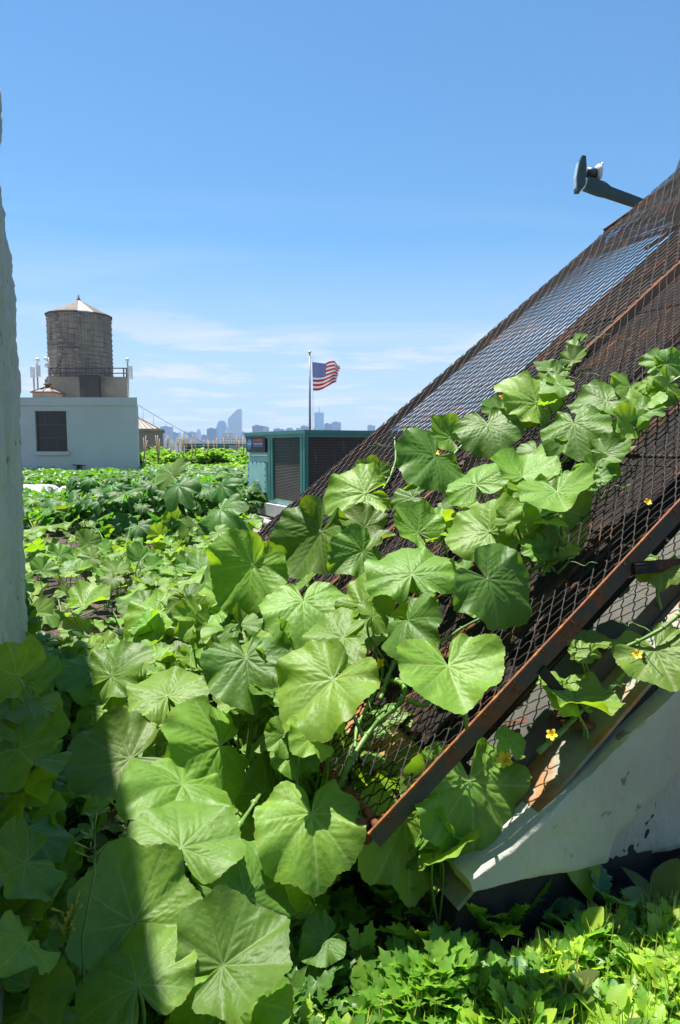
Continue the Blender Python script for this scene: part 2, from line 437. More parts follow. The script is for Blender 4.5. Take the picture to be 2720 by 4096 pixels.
wisp = mth(nt, 'MULTIPLY', mth(nt, 'MULTIPLY', ramp_f(nt, n2, .50, .80), ramp_f(nt, sep.outputs[2], .36, .14)), .5)
cum = mth(nt, 'MULTIPLY', ramp_f(nt, n1, .50, .60), .95)
lowf = ramp_f(nt, sep.outputs[2], .22, .08)      # clouds thicken towards the horizon
cl = mth(nt, 'ADD', mth(nt, 'MULTIPLY', cum, lowf), wisp, True)
skyc = mixc(nt, 1.0, sky.outputs[0], (.58, .89, 1.04), 'MULTIPLY')
skyc = mixc(nt, mth(nt, 'MULTIPLY', ramp_f(nt, sep.outputs[2], .28, .0), .80), skyc, (4.75, 4.95, 5.45))
col = mixc(nt, cl, skyc, (6.1, 6.05, 6.15))
bg = N.new('ShaderNodeBackground'); bg.inputs[1].default_value = .062; L.new(col, bg.inputs[0])
wo = N.new('ShaderNodeOutputWorld'); L.new(bg.outputs[0], wo.inputs[0])
SKYB = bg
su = bpy.data.lights.new('sun', 'SUN'); su.energy = 5.0; su.angle = R_(.6); su.color = (1, .955, .88)
so = bpy.data.objects.new('sun', su); COL.objects.link(so)
so.rotation_euler = sdir.to_track_quat('Z', 'Y').to_euler()
cam = bpy.data.cameras.new('camera'); co_ = bpy.data.objects.new('camera', cam); COL.objects.link(co_)
co_.location = (0, 0, E); co_.rotation_euler = (math.pi / 2 - PIT, 0, 0)
cam.sensor_width = 36; cam.lens = F / 4096 * 36; cam.clip_start = .05; cam.clip_end = 60000
scene.camera = co_
scene.view_settings.view_transform = 'Standard'; scene.view_settings.look = 'None'
scene.view_settings.exposure = 1.3; scene.view_settings.gamma = 1
try:
    scene.cycles.use_denoising = True; scene.cycles.denoiser = 'OPENIMAGEDENOISE'
    scene.cycles.max_bounces = 6; scene.cycles.transmission_bounces = 6; scene.cycles.diffuse_bounces = 2
    scene.cycles.use_adaptive_sampling = True; scene.cycles.adaptive_threshold = .015
    scene.cycles.sample_clamp_indirect = 6; scene.cycles.volume_bounces = 0
    scene.cycles.volume_max_steps = 64
except Exception: pass

# ------------------------------------------------------------------ ground
b = MB(); n = 90
gx = lambda i: (i / n - .5); 
vs = []; fs = []
xs = [-60 + 90 * i / 60 for i in range(61)]; ys = [-3 + 66 * j / 60 for j in range(61)]
near = []
b.add([(x, y, -.035 + .02 * math.sin(x * 1.3) * math.sin(y * 1.1)) for y in ys for x in xs],
      [(j * 61 + i, j * 61 + i + 1, (j + 1) * 61 + i + 1, (j + 1) * 61 + i) for j in range(60) for i in range(60)], True)
b.build('soil_bed', M['soil']) ['kind'] = 'structure'
# a finer sheet of rough soil around the viewer
b = MB(); nn = 150
def gz(x, y): return .02 * math.sin(x * 3.1 + 1) * math.sin(y * 2.7) + .014 * math.sin(x * 11 + y * 7) + .01 * math.sin(x * 23 - y * 19)
b.add([(-5 + 9 * i / nn, 8.5 * j / nn, gz(-5 + 9 * i / nn, 8.5 * j / nn)) for j in range(nn + 1) for i in range(nn + 1)],
      [(j * (nn + 1) + i, j * (nn + 1) + i + 1, (j + 1) * (nn + 1) + i + 1, (j + 1) * (nn + 1) + i) for j in range(nn) for i in range(nn)], True)
b.build('soil_mound', M['soil'])['kind'] = 'structure'
M['city'] = simple('city_ground', (.16, .17, .16), (.25, .25, .24), .01, .9)
b = MB(); b.add([(-3500, -50, -22), (3500, -50, -22), (3500, 5900, -22), (-3500, 5900, -22)], [(0, 1, 2, 3)])
b.build('city_ground', M['city'])['kind'] = 'structure'
b = MB(); b.prism([(-62, -4), (32, -4), (32, 64), (-62, 64)], -21.9, -.12)
b.build('roof_deck', M['concrete'])['kind'] = 'structure'

# ------------------------------------------------------------------ pillar at the left edge
sil = [(-60, 150), (-14, 380), (10, 425), (17, 572), (5, 612), (14, 798), (35, 989), (52, 1041), (57, 1110), (66, 1145), (78, 1284), (82, 1388), (87, 1475), (87, 1735), (95, 1908), (104, 2169), (113, 2342), (125, 2464), (137, 2602), (140, 2700)]
YB = 4.15; zs_, xs_ = [], []
for px, py in sil:
    p = at(px, py, YB); zs_.append(p.z); xs_.append(p.x)
zs_ = zs_[::-1]; xs_ = xs_[::-1]
def edge_x(z):
    if z > zs_[-1]: return xs_[-1] - .05 * (z - zs_[-1])
    return float(np.interp(z, zs_, xs_))
from mathutils import noise as mnoise
b = MB(); Hc = at(10, 425, YB).z + .1; nz = 170
# the wall runs towards the viewer just outside the left edge of the picture: its far end is what shows
rng = [(-5.6, 0, 1)] + [(-4.6 + .12 * i, 0, 1) for i in range(20)] + [(-2.2 + .045 * i, 0, 1) for i in range(44)] + [(-.2 + .02 * i, 0, 1) for i in range(9)] + [(-.015, -.004, 1), (.0, -.014, 1), (.012, -.03, 1), (.02, -.06, 1), (.02, -.22, 1), (.02, -.4, 0), (-5.6, -.4, 0)]
m = len(rng); rows = []
for j in range(nz + 1):
    z = -.1 + Hc * j / nz; ex = edge_x(z)
    for (tb, ta, kn) in rng:
        p = V((ex, YB, z)) + BV * tb + AV * (ta - .012)
        k = (mnoise.noise(p * 2.4) * .016 + mnoise.noise(p * 7) * .014 + mnoise.noise(p * 19) * .011 + mnoise.noise(p * 47) * .005) * kn
        g = abs(tb + 1.15 + .1 * math.sin(z * 1.7)); k -= .018 * math.exp(-(g / .07) ** 2) * kn
        rows.append(p + AV * min(k, .014))
b.add(rows, [(j * m + i, j * m + (i + 1) % m, (j + 1) * m + (i + 1) % m, (j + 1) * m + i) for j in range(nz) for i in range(m)] + [tuple(range(nz * m, nz * m + m))], True)
o = b.build('stucco_wall', M['stucco']); tag(o, 'tall rough white stucco wall end at the left edge', 'wall')

# ------------------------------------------------------------------ white rooftop house
YH = 30.0
x0, x1 = at(-170, 1700, YH).x, at(548, 1700, YH).x
zt = at(300, 1590, YH).z; zp = at(300, 1623, YH).z
dx, dy = -.34 * 7, 7.0
house = empty('rooftop_house', (x0, YH, 0), 'white stucco rooftop house with one dark steel window', 'house')
def para(e, ya=0): return [(x0 - e, YH - e + ya), (x1 + e, YH - e + ya), (x1 + e + dx, YH + dy + e), (x0 - e + dx, YH + dy + e)]
# wall with a real opening for the window
wx0, wx1 = at(141, 1700, YH).x, at(267, 1700, YH).x
wz0, wz1 = at(200, 1806, YH).z, at(200, 1644, YH).z
b = MB()
T = .25
b.box(x0, wx0, YH, YH + T, 0, zp); b.box(wx1, x1, YH, YH + T, 0, zp); b.box(wx0, wx1, YH, YH + T, 0, wz0); b.box(wx0, wx1, YH, YH + T, wz1, zp)
b.prism([(x0, YH + T), (x1 - .0, YH + T), (x1 + dx, YH + dy), (x0 + dx, YH + dy)], zp - .2, zp)
b.hexa([(x1 - .25, YH + T, 0), (x1, YH + T, 0), (x1 + dx, YH + dy, 0), (x1 + dx - .25, YH + dy, 0), (x1 - .25, YH + T, zp - .2), (x1, YH + T, zp - .2), (x1 + dx, YH + dy, zp - .2), (x1 + dx - .25, YH + dy, zp - .2)])
b.hexa([(x0 + dx, YH + dy - .25, 0), (x1 + dx - .25, YH + dy - .25, 0), (x1 + dx - .25, YH + dy, 0), (x0 + dx, YH + dy, 0), (x0 + dx, YH + dy - .25, zp - .2), (x1 + dx - .25, YH + dy - .25, zp - .2), (x1 + dx - .25, YH + dy, zp - .2), (x0 + dx, YH + dy, zp - .2)])
b.build('wall', M['stucco_far'], house)
b = MB(); b.prism(para(.05), zp + .004, zt); b.build('parapet', M['stucco_far'], house)
M['steel_dark'] = simple('dark_steel', (.09, .09, .085), (.12, .10, .08), 9, .6)
def glass_mat(name, c, rough=.12):
    m, nt, N, L = newmat(name); co = coords(nt); f = noise(nt, co, 1.8, 5, .6)
    surf(nt, ramp(nt, f, [(.35, c), (.65, tuple(x * 1.9 for x in c))]), rough, 0, noise(nt, co, 3), .05, .02, .6); return m
M['glass'] = glass_mat('dark_glass', (.012, .013, .014), .35)
b = MB(); wf = .05
b.box(wx0, wx1, YH + .1, YH + .15, wz0, wz0 + wf); b.box(wx0, wx1, YH + .1, YH + .15, wz1 - wf, wz1)
b.box(wx0, wx0 + wf, YH + .1, YH + .15, wz0 + wf, wz1 - wf); b.box(wx1 - wf, wx1, YH + .1, YH + .15, wz0 + wf, wz1 - wf)
ww, wh = wx1 - wx0, wz1 - wz0
for k in (1, 2):
    b.box(wx0 + ww * k / 3 - .018, wx0 + ww * k / 3 + .018, YH + .103, YH + .147, wz0 + wf, wz1 - wf)
    b.box(wx0 + wf, wx1 - wf, YH + .106, YH + .144, wz0 + wh * k / 3 - .018, wz0 + wh * k / 3 + .018)
win = b.build('window', M['steel_dark'], house)
b = MB(); b.box(wx0 + wf, wx1 - wf, YH + .12, YH + .13, wz0 + wf, wz1 - wf); b.build('pane', M['glass'], win)
b = MB(); b.box(wx0 - .04, wx1 + .1, YH - .1, YH + .098, wz0 - .16, wz0); b.build('sill', M['stucco_far'], win)
b = MB()
for a in (0, 1):
    xx = wx0 - .05 if a == 0 else wx1
    b.box(xx, xx + .05, YH - .012, YH + .003, wz0, wz1 + .05)
b.box(wx0, wx1, YH - .012, YH + .003, wz1, wz1 + .05); b.build('frame', simple('old_paint', (.75, .74, .7), (.4, .37, .3), 20, .8), win)
# two capped pipes at the wall foot, and a hose bib
M['pvc'] = simple('pvc', (.62, .64, .62), (.5, .5, .48), 6, .5)
for px, lab in ((100, 'left one of two pale capped vent pipes by the house wall'), (141, 'right one of two pale capped vent pipes by the house wall')):
    p = at(px, 1900, YH - .3); z1 = at(px, 1864, YH - .3).z
    b = MB(); b.tube([(p.x, p.y, 0), (p.x, p.y, z1 - .12)], .11, 12); o = b.build('vent_pipe', M['pvc']); tag(o, lab, 'vent pipe', 'vent pipes by the house')
    b = MB(); b.lathe((p.x, p.y, z1 - .12), [(.11, 0), (.19, .0), (.19, .09), (0, .11)], 12, False); b.build('cap', M['pvc'], o)
b = MB(); p0 = at(313, 1862, YH - .04)
b.tube([p0, p0 + V((.12, -.05, -.02)), p0 + V((.22, -.06, -.35)), p0 + V((.28, -.06, -.75)), p0 + V((.3, -.06, -1.0))], .028, 8)
b.bar(p0 + V((-.25, 0, .03)), p0 + V((.3, 0, .0)), .04); b.obox(p0 + V((0, -.03, -.2)), (.05, 0, 0), (0, .04, 0), (0, 0, .22))
o = b.build('drain_hose', M['dark_void']); tag(o, 'short black drain hose bent down against the white house wall', 'hose')

# penthouse block on the house
YP = 33.0
px0, px1 = at(180, 1550, YP).x, at(513, 1550, YP).x; zr = zt - .02; zq = at(400, 1516, YP).z
ph = empty('tank_base', (px0, YP, zr), 'bare concrete block on the house roof under the water tank', 'block')
b = MB(); b.prism([(px0, YP), (px1, YP), (px1 - 1.9, YP + 6), (px0 - 1.9, YP + 6)], zr, zq); b.build('wall', M['concrete'], ph)
b = MB(); b.prism([(px0 + .1, YP - .03), (px1 + .03, YP - .03), (px1 - 1.87, YP + 6.03), (px0 - 1.87, YP + 6.03)], zq + .003, zq + .1); b.build('coping', M['concrete'], ph)
b = MB(); q0 = at(418, 1543, YP - .004); q1 = at(456, 1575, YP - .004); b.box(q0.x, q1.x, YP - .01, YP - .004, q1.z, q0.z); b.build('patch', simple('render_patch', (.27, .25, .21), (.23, .21, .18), 3, .9), ph)
# black intake box
bx0, bx1 = at(318, 1550, 32).x, at(396, 1550, 32).x; z1 = at(350, 1499, 32).z
b = MB(); b.prism([(bx0, 32), (bx1, 32), (bx1 - .2, 32.8), (bx0 - .2, 32.8)], zr, z1)
o = b.build('black_flue', M['dark_void']); tag(o, 'square black metal flue against the concrete block', 'flue')
b = MB(); b.prism([(bx0 - .03, 31.97), (bx1 + .03, 31.97), (bx1 - .17, 32.83), (bx0 - .23, 32.83)], z1 + .003, z1 + .05); b.build('rim', M['steel_dark'], o)

# ------------------------------------------------------------------ water tank
def wood_mat():
    m, nt, N, L = newmat('tank_staves'); tc = N.new('ShaderNodeTexCoord')
    sp_ = N.new('ShaderNodeSeparateXYZ'); L.new(tc.outputs['UV'], sp_.inputs[0])
    mp = N.new('ShaderNodeMapping'); mp.inputs['Scale'].default_value = (40, 1.2, 1); L.new(tc.outputs['UV'], mp.inputs[0])
    f = noise(nt, mp.outputs[0], 1.0, 6, .7); g = noise(nt, tc.outputs['UV'], 3.0, 6, .6)
    fr = mth(nt, 'FRACT', mth(nt, 'MULTIPLY', sp_.outputs[0], 64))
    gap = mth(nt, 'LESS_THAN', fr, .08)
    c = ramp(nt, f, [(.3, (.12, .098, .078)), (.5, (.25, .22, .18)), (.75, (.44, .40, .335))])
    c = mixc(nt, ramp_f(nt, g, .50, .66), c, (.13, .12, .11)); c = mixc(nt, mth(nt, 'MULTIPLY', gap, .7), c, (.04, .035, .03))
    mp3 = N.new('ShaderNodeMapping'); mp3.inputs['Scale'].default_value = (9, 1, 1); L.new(tc.outputs['UV'], mp3.inputs[0])
    st = noise(nt, mp3.outputs[0], 2.2, 4, .7); c = mixc(nt, mth(nt, 'MULTIPLY', ramp_f(nt, st, .58, .64), .7), c, (.085, .052, .032))
    surf(nt, c, .85, 0, gap, .4, .02); return m
M['staves'] = wood_mat()
YT = 36.2; c = at(325, 1500, YT); zb = at(317, 1512, YT - 2).z; ze = at(317, 1262, YT).z
rb = (at(447, 1500, YT).x - at(190, 1500, YT).x) / 2 * .945; rt_ = rb * .995
tank = empty('water_tank', (c.x, YT, zb), 'old round wooden water tank with rusty hoops and patched conical roof', 'water tank')
b = MB(); n = 96
vs = []; nr = 12
for j in range(nr + 1):
    f = j / nr; r = rb + (rt_ - rb) * f
    for k in range(n): a = 2 * math.pi * k / n; vs.append((c.x + r * math.cos(a), YT + r * math.sin(a), zb + (ze - zb) * f))
b.add(vs, [(j * n + k, j * n + (k + 1) % n, (j + 1) * n + (k + 1) % n, (j + 1) * n + k) for j in range(nr) for k in range(n)], True)
body = b.build('barrel', M['staves'], tank)
uvl = body.data.uv_layers.new(name='UVMap')
for poly in body.data.polygons:
    ks = [body.data.loops[li].vertex_index for li in poly.loop_indices]; kk = [v % n for v in ks]
    wrap = max(kk) - min(kk) > n / 2
    for li, vi, k in zip(poly.loop_indices, ks, kk):
        if wrap and k < n / 2: k += n
        uvl.data[li].uv = (k / n, (vi // n) / nr)
hz, z = [], 0.0; sgap = .13
while z < ze - zb - .15: hz.append(z); z += sgap; sgap = min(sgap * 1.075, .40)
M['hoop'] = simple('hoop_steel', (.36, .34, .30), (.16, .10, .07), 3, .6)
for i, z in enumerate(hz):
    b = MB(); f = z / (ze - zb); r = rb + (rt_ - rb) * f + .015
    pts = [(c.x + r * math.cos(2 * math.pi * k / 64), YT + r * math.sin(2 * math.pi * k / 64), zb + .08 + z) for k in range(65)]
    b.tube(pts, .022, 5, False)
    # tightening lug, stepping round the barrel
    for ph_, off in ((4.05, .075), (5.45, -.085)):
        a = ph_ + off * math.sin(i * .24) * 3.0 + off * i * .35; ca, sa = math.cos(a), math.sin(a)
        b.obox((c.x + (r + .03) * ca, YT + (r + .03) * sa, zb + .08 + z), V((-sa, ca, 0)) * .10, V((ca, sa, 0)) * .035, (0, 0, .045))
    b.build('hoop', M['hoop'], tank)
M['roof_a'] = simple('roof_felt', (.075, .058, .045), (.13, .11, .085), 3, .8); M['roof_b'] = simple('roof_metal', (.40, .39, .36), (.22, .20, .17), 2, .5)
M['roof_c'] = simple('roof_grey', (.11, .10, .09), (.07, .062, .052), 4, .7)
za = at(312, 1198, YT).z; b = MB(); n = 14; vs = [(c.x, YT, za)]; ro = rt_ + .09
zev = ze - .04
for k in range(n): a = 2 * math.pi * k / n + .1; vs.append((c.x + ro * math.cos(a), YT + ro * math.sin(a), zev))
for k in range(n): a = 2 * math.pi * k / n + .1; vs.append((c.x + ro * math.cos(a), YT + ro * math.sin(a), zev - .07))
kk = [0, 2, 0, 0, 2, 0, 2, 0, 0, 2, 0, 1, 0, 0]
for k in range(n):
    b.mi = kk[k]; k2 = (k + 1) % n
    b.v += [] ; 
    b.add([vs[0], vs[1 + k], vs[1 + k2]], [(0, 1, 2)])
    b.add([vs[1 + k], vs[1 + k2], vs[1 + n + k2], vs[1 + n + k]], [(3, 2, 1, 0)])
b.mi = 2; b.add([vs[1 + n + k] for k in range(n)], [tuple(range(n))[::-1]])
rf = b.build('roof', [M['roof_a'], M['roof_b'], M['roof_c']], tank)
b = MB(); b.lathe((c.x, YT, za - .04), [(.11, 0), (.09, .08), (.045, .12), (.05, .26), (0, .28)], 10); b.build('finial', M['steel_dark'], rf)

# railing round the tank base
M['rail_paint'] = simple('black_rail', (.03, .035, .035), (.05, .05, .045), 8, .5)
b = MB(); RY = YP + .15
def rp(px, py): return at(px, py, RY)
za_, zb_ = rp(300, 1473).z, rp(300, 1493).z; zq2 = zq + .1
for z in (za_, zb_): b.bar((px0 + .2, RY, z), (px1 - .1, RY, z), .045)
for px in (164, 241, 344, 438, 495, 506):
    x = rp(px, 1500).x
    if x < px0: x = px0 + .2
    b.bar((x, RY, zq2 + .003), (x, RY, za_), .05, .05, V((0, 1, 0)))
b.bar((px1 - .1, RY, za_), (px1 - 1.0, RY + 3, za_), .045); b.bar((px0 + .2, RY, za_), (px0 - .7, RY + 3, za_), .045)
o = b.build('roof_railing', M['rail_paint']); tag(o, 'thin black pipe railing round the foot of the water tank', 'railing')

# antennas
M['ant'] = simple('antenna_white', (.66, .68, .68), (.5, .52, .52), 5, .45); M['galv'] = simple('galvanised', (.34, .35, .35), (.24, .25, .25), 8, .45, .4)
def antenna(px, ytop, ybot, Y, lab, panels, dishes, tall=0):
    p = at(px, ybot, Y); top = at(px, ytop, Y).z
    r = empty('antenna_mast', p, lab, 'antenna', 'antenna masts round the water tank')
    b = MB(); b.tube([p, (p.x, p.y, top)], .04, 8); b.build('pole', M['galv'], r)
    for (ox, y0, y1) in panels:
        q0 = at(px + ox, y0, Y - .12); q1 = at(px + ox, y1, Y - .12); b = MB()
        b.obox(((q0.x + q1.x) / 2, q0.y, (q0.z + q1.z) / 2), (.085, 0, 0), (0, .05, 0), (0, 0, (q0.z - q1.z) / 2)); 
        b.bar((q0.x, q0.y + .05, (q0.z + q1.z) / 2), (p.x, p.y, (q0.z + q1.z) / 2), .04)
        b.build('panel', M['ant'], r)
    for (ox, oy) in dishes:
        q = at(px + ox, oy, Y - .15); b = MB()
        pr = [(.0, 0), (.07, .02), (.105, .05), (.105, .12), (.08, .15), (0, .16)]
        vs = []; 
        for rr, zz in pr:
            for k in range(14): a = 2 * math.pi * k / 14; vs.append((q.x + zz - .1, q.y + rr * math.cos(a), q.z + rr * math.sin(a)))
        b.add(vs, [(i * 14 + k, i * 14 + (k + 1) % 14, (i + 1) * 14 + (k + 1) % 14, (i + 1) * 14 + k) for i in range(5) for k in range(14)], True)
        b.bar(q, (p.x, p.y, q.z), .04); b.build('dish', M['ant'], r)
antenna(138, 1465, 1590, 32.0, 'leftmost antenna mast with one grey panel left of the tank', [(-8, 1468, 1512)], [])
antenna(153, 1436, 1590, 32.2, 'antenna mast with white panel beside the small skylight', [(0, 1460, 1507)], [(-2, 1440)])
antenna(200, 1430, 1590, 32.4, 'taller mast with two white round dishes against the tank', [], [(-15, 1436), (-13, 1464)])
antenna(514, 1435, 1586, 32.4, 'lone antenna mast with white dish right of the tank', [(8, 1465, 1517)], [(-4, 1440)])
# small rusty roof light on the house
sk = empty('roof_light', at(170, 1590, 31.6), 'small pyramid roof light with rusty ribs left of the block', 'roof light')
sx0, sx1 = at(130, 1590, 31.4).x, at(211, 1590, 31.4).x; zs = at(170, 1569, 31.4).z; zap = at(167, 1542, 32).z
b = MB(); b.box(sx0, sx1, 31.4, 32.6, zr + .03, zs); b.build('curb', M['concrete'], sk)
b = MB(); cxm, cym = (sx0 + sx1) / 2, 32.0
cs = [(sx0 - .05, 31.35, zs + .004), (sx1 + .05, 31.35, zs + .004), (sx1 + .05, 32.65, zs + .004), (sx0 - .05, 32.65, zs + .004)]
tp = [(cxm - .12, cym - .12, zap - .1), (cxm + .12, cym - .12, zap - .1), (cxm + .12, cym + .12, zap - .1), (cxm - .12, cym + .12, zap - .1)]
b.add(cs + tp, [(0, 1, 5, 4), (1, 2, 6, 5), (2, 3, 7, 6), (3, 0, 4, 7), (4, 5, 6, 7)]); b.build('glazing', simple('milky_glass', (.26, .29, .30), (.19, .21, .22), 4, .3), sk)
b = MB()
for i in range(4): b.bar(cs[i], tp[i], .05); b.bar(cs[i], cs[(i + 1) % 4], .06)
b.bar((V(cs[0]) + V(cs[1])) / 2, (V(tp[0]) + V(tp[1])) / 2, .045)
b.build('ribs', M['rust'], sk)
b = MB(); b.lathe((cxm, cym, zap - .12), [(.2, 0), (.2, .05), (.12, .06), (.12, .14), (.19, .15), (.16, .2), (0, .23)], 12); b.build('cap', M['rust'], sk)
# cable
b = MB(); q0 = at(396, 1520, YP - .05); q1 = at(850, 1790, 40); pts = []
for i in range(25):
    t = i / 24; p = q0.lerp(q1, t); p.z -= .35 * math.sin(math.pi * t) * .3; pts.append(p)
b.tube(pts, .012, 4, False); o = b.build('cable', M['rail_paint']); tag(o, 'thin dark cable sloping down from the concrete block to the field', 'cable')

# ------------------------------------------------------------------ second rooftop building with hip skylight
Y2 = 44; bx0, bx1 = at(500, 1800, Y2).x, at(652, 1800, Y2).x; z2 = at(600, 1725, Y2).z; zc2 = at(600, 1717, Y2).z
rb2 = empty('skylight_house', (bx0, Y2, 0), 'low pale rooftop building with hipped skylight behind the white house', 'building')
b = MB(); b.prism([(bx0, Y2), (bx1, Y2), (bx1 - 1.5, Y2 + 6), (bx0 - 1.5, Y2 + 6)], 0, z2); b.build('wall', simple('pale_render', (.40, .37, .30), (.35, .32, .26), 1, .85), rb2)
b = MB(); b.prism([(bx0, Y2 - .15), (bx1 + .15, Y2 - .15), (bx1 - 1.4, Y2 + 6.1), (bx0 - 1.5, Y2 + 6.1)], z2 + .003, zc2); b.build('cornice', simple('cornice', (.55, .51, .42), (.3, .2, .12), 3, .8), rb2)
z3 = at(560, 1670, Y2 + 1.5).z; g0 = at(500, 1700, Y2 + .3).x; g1 = at(640, 1700, Y2 + .3).x; r0 = at(556, 1675, Y2 + 2).x
b = MB(); cs = [(g0, Y2 + .2, zc2 + .004), (g1, Y2 + .2, zc2 + .004), (g1 - 1.0, Y2 + 4, zc2 + .004), (g0 - 1, Y2 + 4, zc2 + .004)]; tp = [(g0, Y2 + 2, z3), (r0, Y2 + 2, z3)]
b.add(cs + tp, [(0, 1, 5, 4), (1, 2, 5), (2, 3, 4, 5), (3, 0, 4)]); b.build('skylight', simple('dusty_glass', (.16, .145, .11), (.12, .11, .09), 2, .5), rb2)
b = MB(); b.bar(cs[1], tp[1], .08); b.bar(cs[0], cs[1], .09); b.bar(tp[0], tp[1], .12)
for k in range(1, 6):
    t = k / 6; a = V(cs[0]).lerp(V(cs[1]), t); q = V(tp[0]).lerp(V(tp[1]), min(t * 1.15, 1)); b.bar(a, q, .05)
b.build('glazing_bars', simple('brown_bar', (.2, .13, .08), (.12, .08, .06), 4, .7), rb2)
# fire extinguisher
p = at(598, 1818, Y2 - .12); b = MB(); b.lathe((p.x, p.y, p.z - .2), [(0, 0), (.09, .0), (.1, .03), (.1, .42), (.05, .5), (.03, .52)], 14)
ex = b.build('fire_extinguisher', simple('red_paint', (.5, .02, .015), (.42, .02, .015), 4, .35)); tag(ex, 'small red fire extinguisher hung on the pale rooftop building', 'extinguisher')
b = MB(); b.lathe((p.x, p.y, p.z + .325), [(.03, 0), (.045, .02), (.045, .06), (0, .07)], 10); b.bar((p.x, p.y, p.z + .39), (p.x + .14, p.y - .02, p.z + .37), .025)
b.tube([(p.x - .03, p.y - .02, p.z + .36), (p.x - .12, p.y - .03, p.z + .3), (p.x - .13, p.y - .03, p.z)], .015, 5); b.build('valve', M['dark_void'], ex)

# ------------------------------------------------------------------ near air handling unit
def teal(name, c): return simple(name, c, tuple(x * .86 for x in c), 5, .42, bstr=.08, bdist=.01)
M['teal'] = teal('teal_panel', (.40, .68, .64)); M['teal_d'] = teal('teal_trim', (.05, .24, .21))
def grille_mat():
    m, nt, N, L = newmat('coil'); co = coords(nt)
    wv = N.new('ShaderNodeTexWave'); wv.wave_type = 'BANDS'; wv.bands_direction = 'Z'; wv.inputs['Scale'].default_value = 14; wv.inputs['Distortion'].default_value = .3; L.new(co, wv.inputs[0])
    g = noise(nt, co, 3, 7, .7); st = noise(nt, coords(nt, scale=(9, 9, 1.3)), 1.5, 6, .7)
    c = ramp(nt, wv.outputs['Fac'], [(.2, (.03, .025, .02)), (.8, (.10, .085, .068))])
    c = mixc(nt, mth(nt, 'MULTIPLY', ramp_f(nt, st, .6, .74), .55), c, (.25, .24, .21)); c = mixc(nt, mth(nt, 'MULTIPLY', ramp_f(nt, g, .5, .65), .5), c, (.03, .025, .02))
    surf(nt, c, .6, .2, wv.outputs['Fac'], .5, .01); return m
M['coil'] = grille_mat()
M['white_paint'] = simple('white_metal', (.55, .55, .53), (.45, .45, .42), 6, .5)
def face_plane(K, d):
    nf = V((d.y, -d.x, 0)).normalized()
    if nf.dot(V((0, 0, E)) - K) < 0: nf = -nf
    def f(px, py):
        r = ray(px, py); c0 = V((0, 0, E)); t = (K - c0).dot(nf) / r.dot(nf); return c0 + r * t
    return f, nf
def plate(b, f, nf, px0, py0, px1, py1, o0, o1, pm=None):
    pm = pm if pm is not None else px0; ym = (py0 + py1) / 2
    a, c = f(px0, ym), f(px1, ym); z1, z0 = f(pm, py0).z, f(pm, py1).z
    q = []
    for z in (z0, z1):
        for (p, o) in ((a, o0), (c, o0), (c, o1), (a, o1)): q.append(V((p.x, p.y, z)) + nf * o)
    b.hexa(q)
K = at(1222, 1717, 9.5); K.z = E + .235
Lf = at(985, 1745, 11.5); fb = V((Lf.x - K.x, Lf.y - K.y, 0)); LW = fb.length; fb.normalize(); fa = V((fb.y, -fb.x, 0))
if fa.x < 0: fa = -fa
zb_ = at(990, 2000, 11.5).z; zt_ = K.z
ac = empty('air_handler', (K.x, K.y, 0), 'large teal rooftop air conditioning unit half hidden behind the mesh', 'air conditioner')
KK = V((K.x, K.y, 0)); LA = 4.2
def acbox(b, u0, u1, a0, a1, z0, z1): 
    q = []
    for z in (z0, z1):
        for (u, a) in ((u0, a0), (u1, a0), (u1, a1), (u0, a1)): q.append(KK + fb * u + fa * a + ZV * z)
    b.hexa(q)
b = MB(); acbox(b, .03, LW - .03, .03, LA, zb_ + .02, zt_ - .08); b.build('cabinet', M['teal'], ac)
b = MB(); acbox(b, -.03, LW + .03, -.03, LA, zt_ - .05, zt_); acbox(b, -.015, LW + .015, -.015, LA, zt_ - .1, zt_ - .0503); b.build('lid', M['teal_d'], ac)
f1, n1_ = face_plane(KK, fb)
f2, n2_ = face_plane(KK, fa)
b = MB(); plate(b, f1, n1_, 1093, 1737, 1202, 1992, -.025, -.006); b.build('coil', M['coil'], ac)
b = MB(); plate(b, f2, n2_, 1232, 1728, 1720, 2060, -.025, -.006); b.build('coil', M['coil'], ac)
for (a, c) in ((1075, 1083), (1086, 1093), (1203, 1212), (1214, 1222)): b = MB(); plate(b, f1, n1_, a, 1735, c, 1999, -.02, .012); b.build('trim', M['teal_d'], ac)
for (a, c) in ((1223, 1227), (1228, 1232)): b = MB(); plate(b, f2, n2_, a, 1728, c, 2060, -.02, .012); b.build('trim', M['teal_d'], ac)
# service panel on the left part of the face
b = MB(); plate(b, f1, n1_, 994, 1846, 1066, 1960, -.02, .012); pn = b.build('access_panel', M['teal'], ac)
b = MB()
for i in range(5):
    for (xx, yy) in ((997, 1850 + 26 * i), (1063, 1850 + 26 * i)): p = f1(xx, yy) + n1_ * .012; b.obox(p, fb * .012, n1_ * .006, ZV * .012)
for i in range(1, 4):
    for yy in (1850, 1955): p = f1(997 + 16.5 * i, yy) + n1_ * .012; b.obox(p, fb * .012, n1_ * .006, ZV * .012)
b.build('screws', M['dark_void'], pn)
b = MB(); plate(b, f1, n1_, 1026, 1921, 1038, 1941, .013, .02); b.build('tag', M['white_paint'], pn)
b = MB(); plate(b, f1, n1_, 988, 1817, 1073, 1822, -.02, .02); b.build('seam', M['teal'], ac)
b = MB(); plate(b, f1, n1_, 989, 1748, 1064, 1808, -.02, .02); sg = b.build('sign', M['dark_void'], ac)
b = MB(); plate(b, f1, n1_, 1017, 1757, 1059, 1767, .0215, .026); b.build('sign_stripe', simple('red_band', (.34, .05, .05), None, 4, .5), sg)
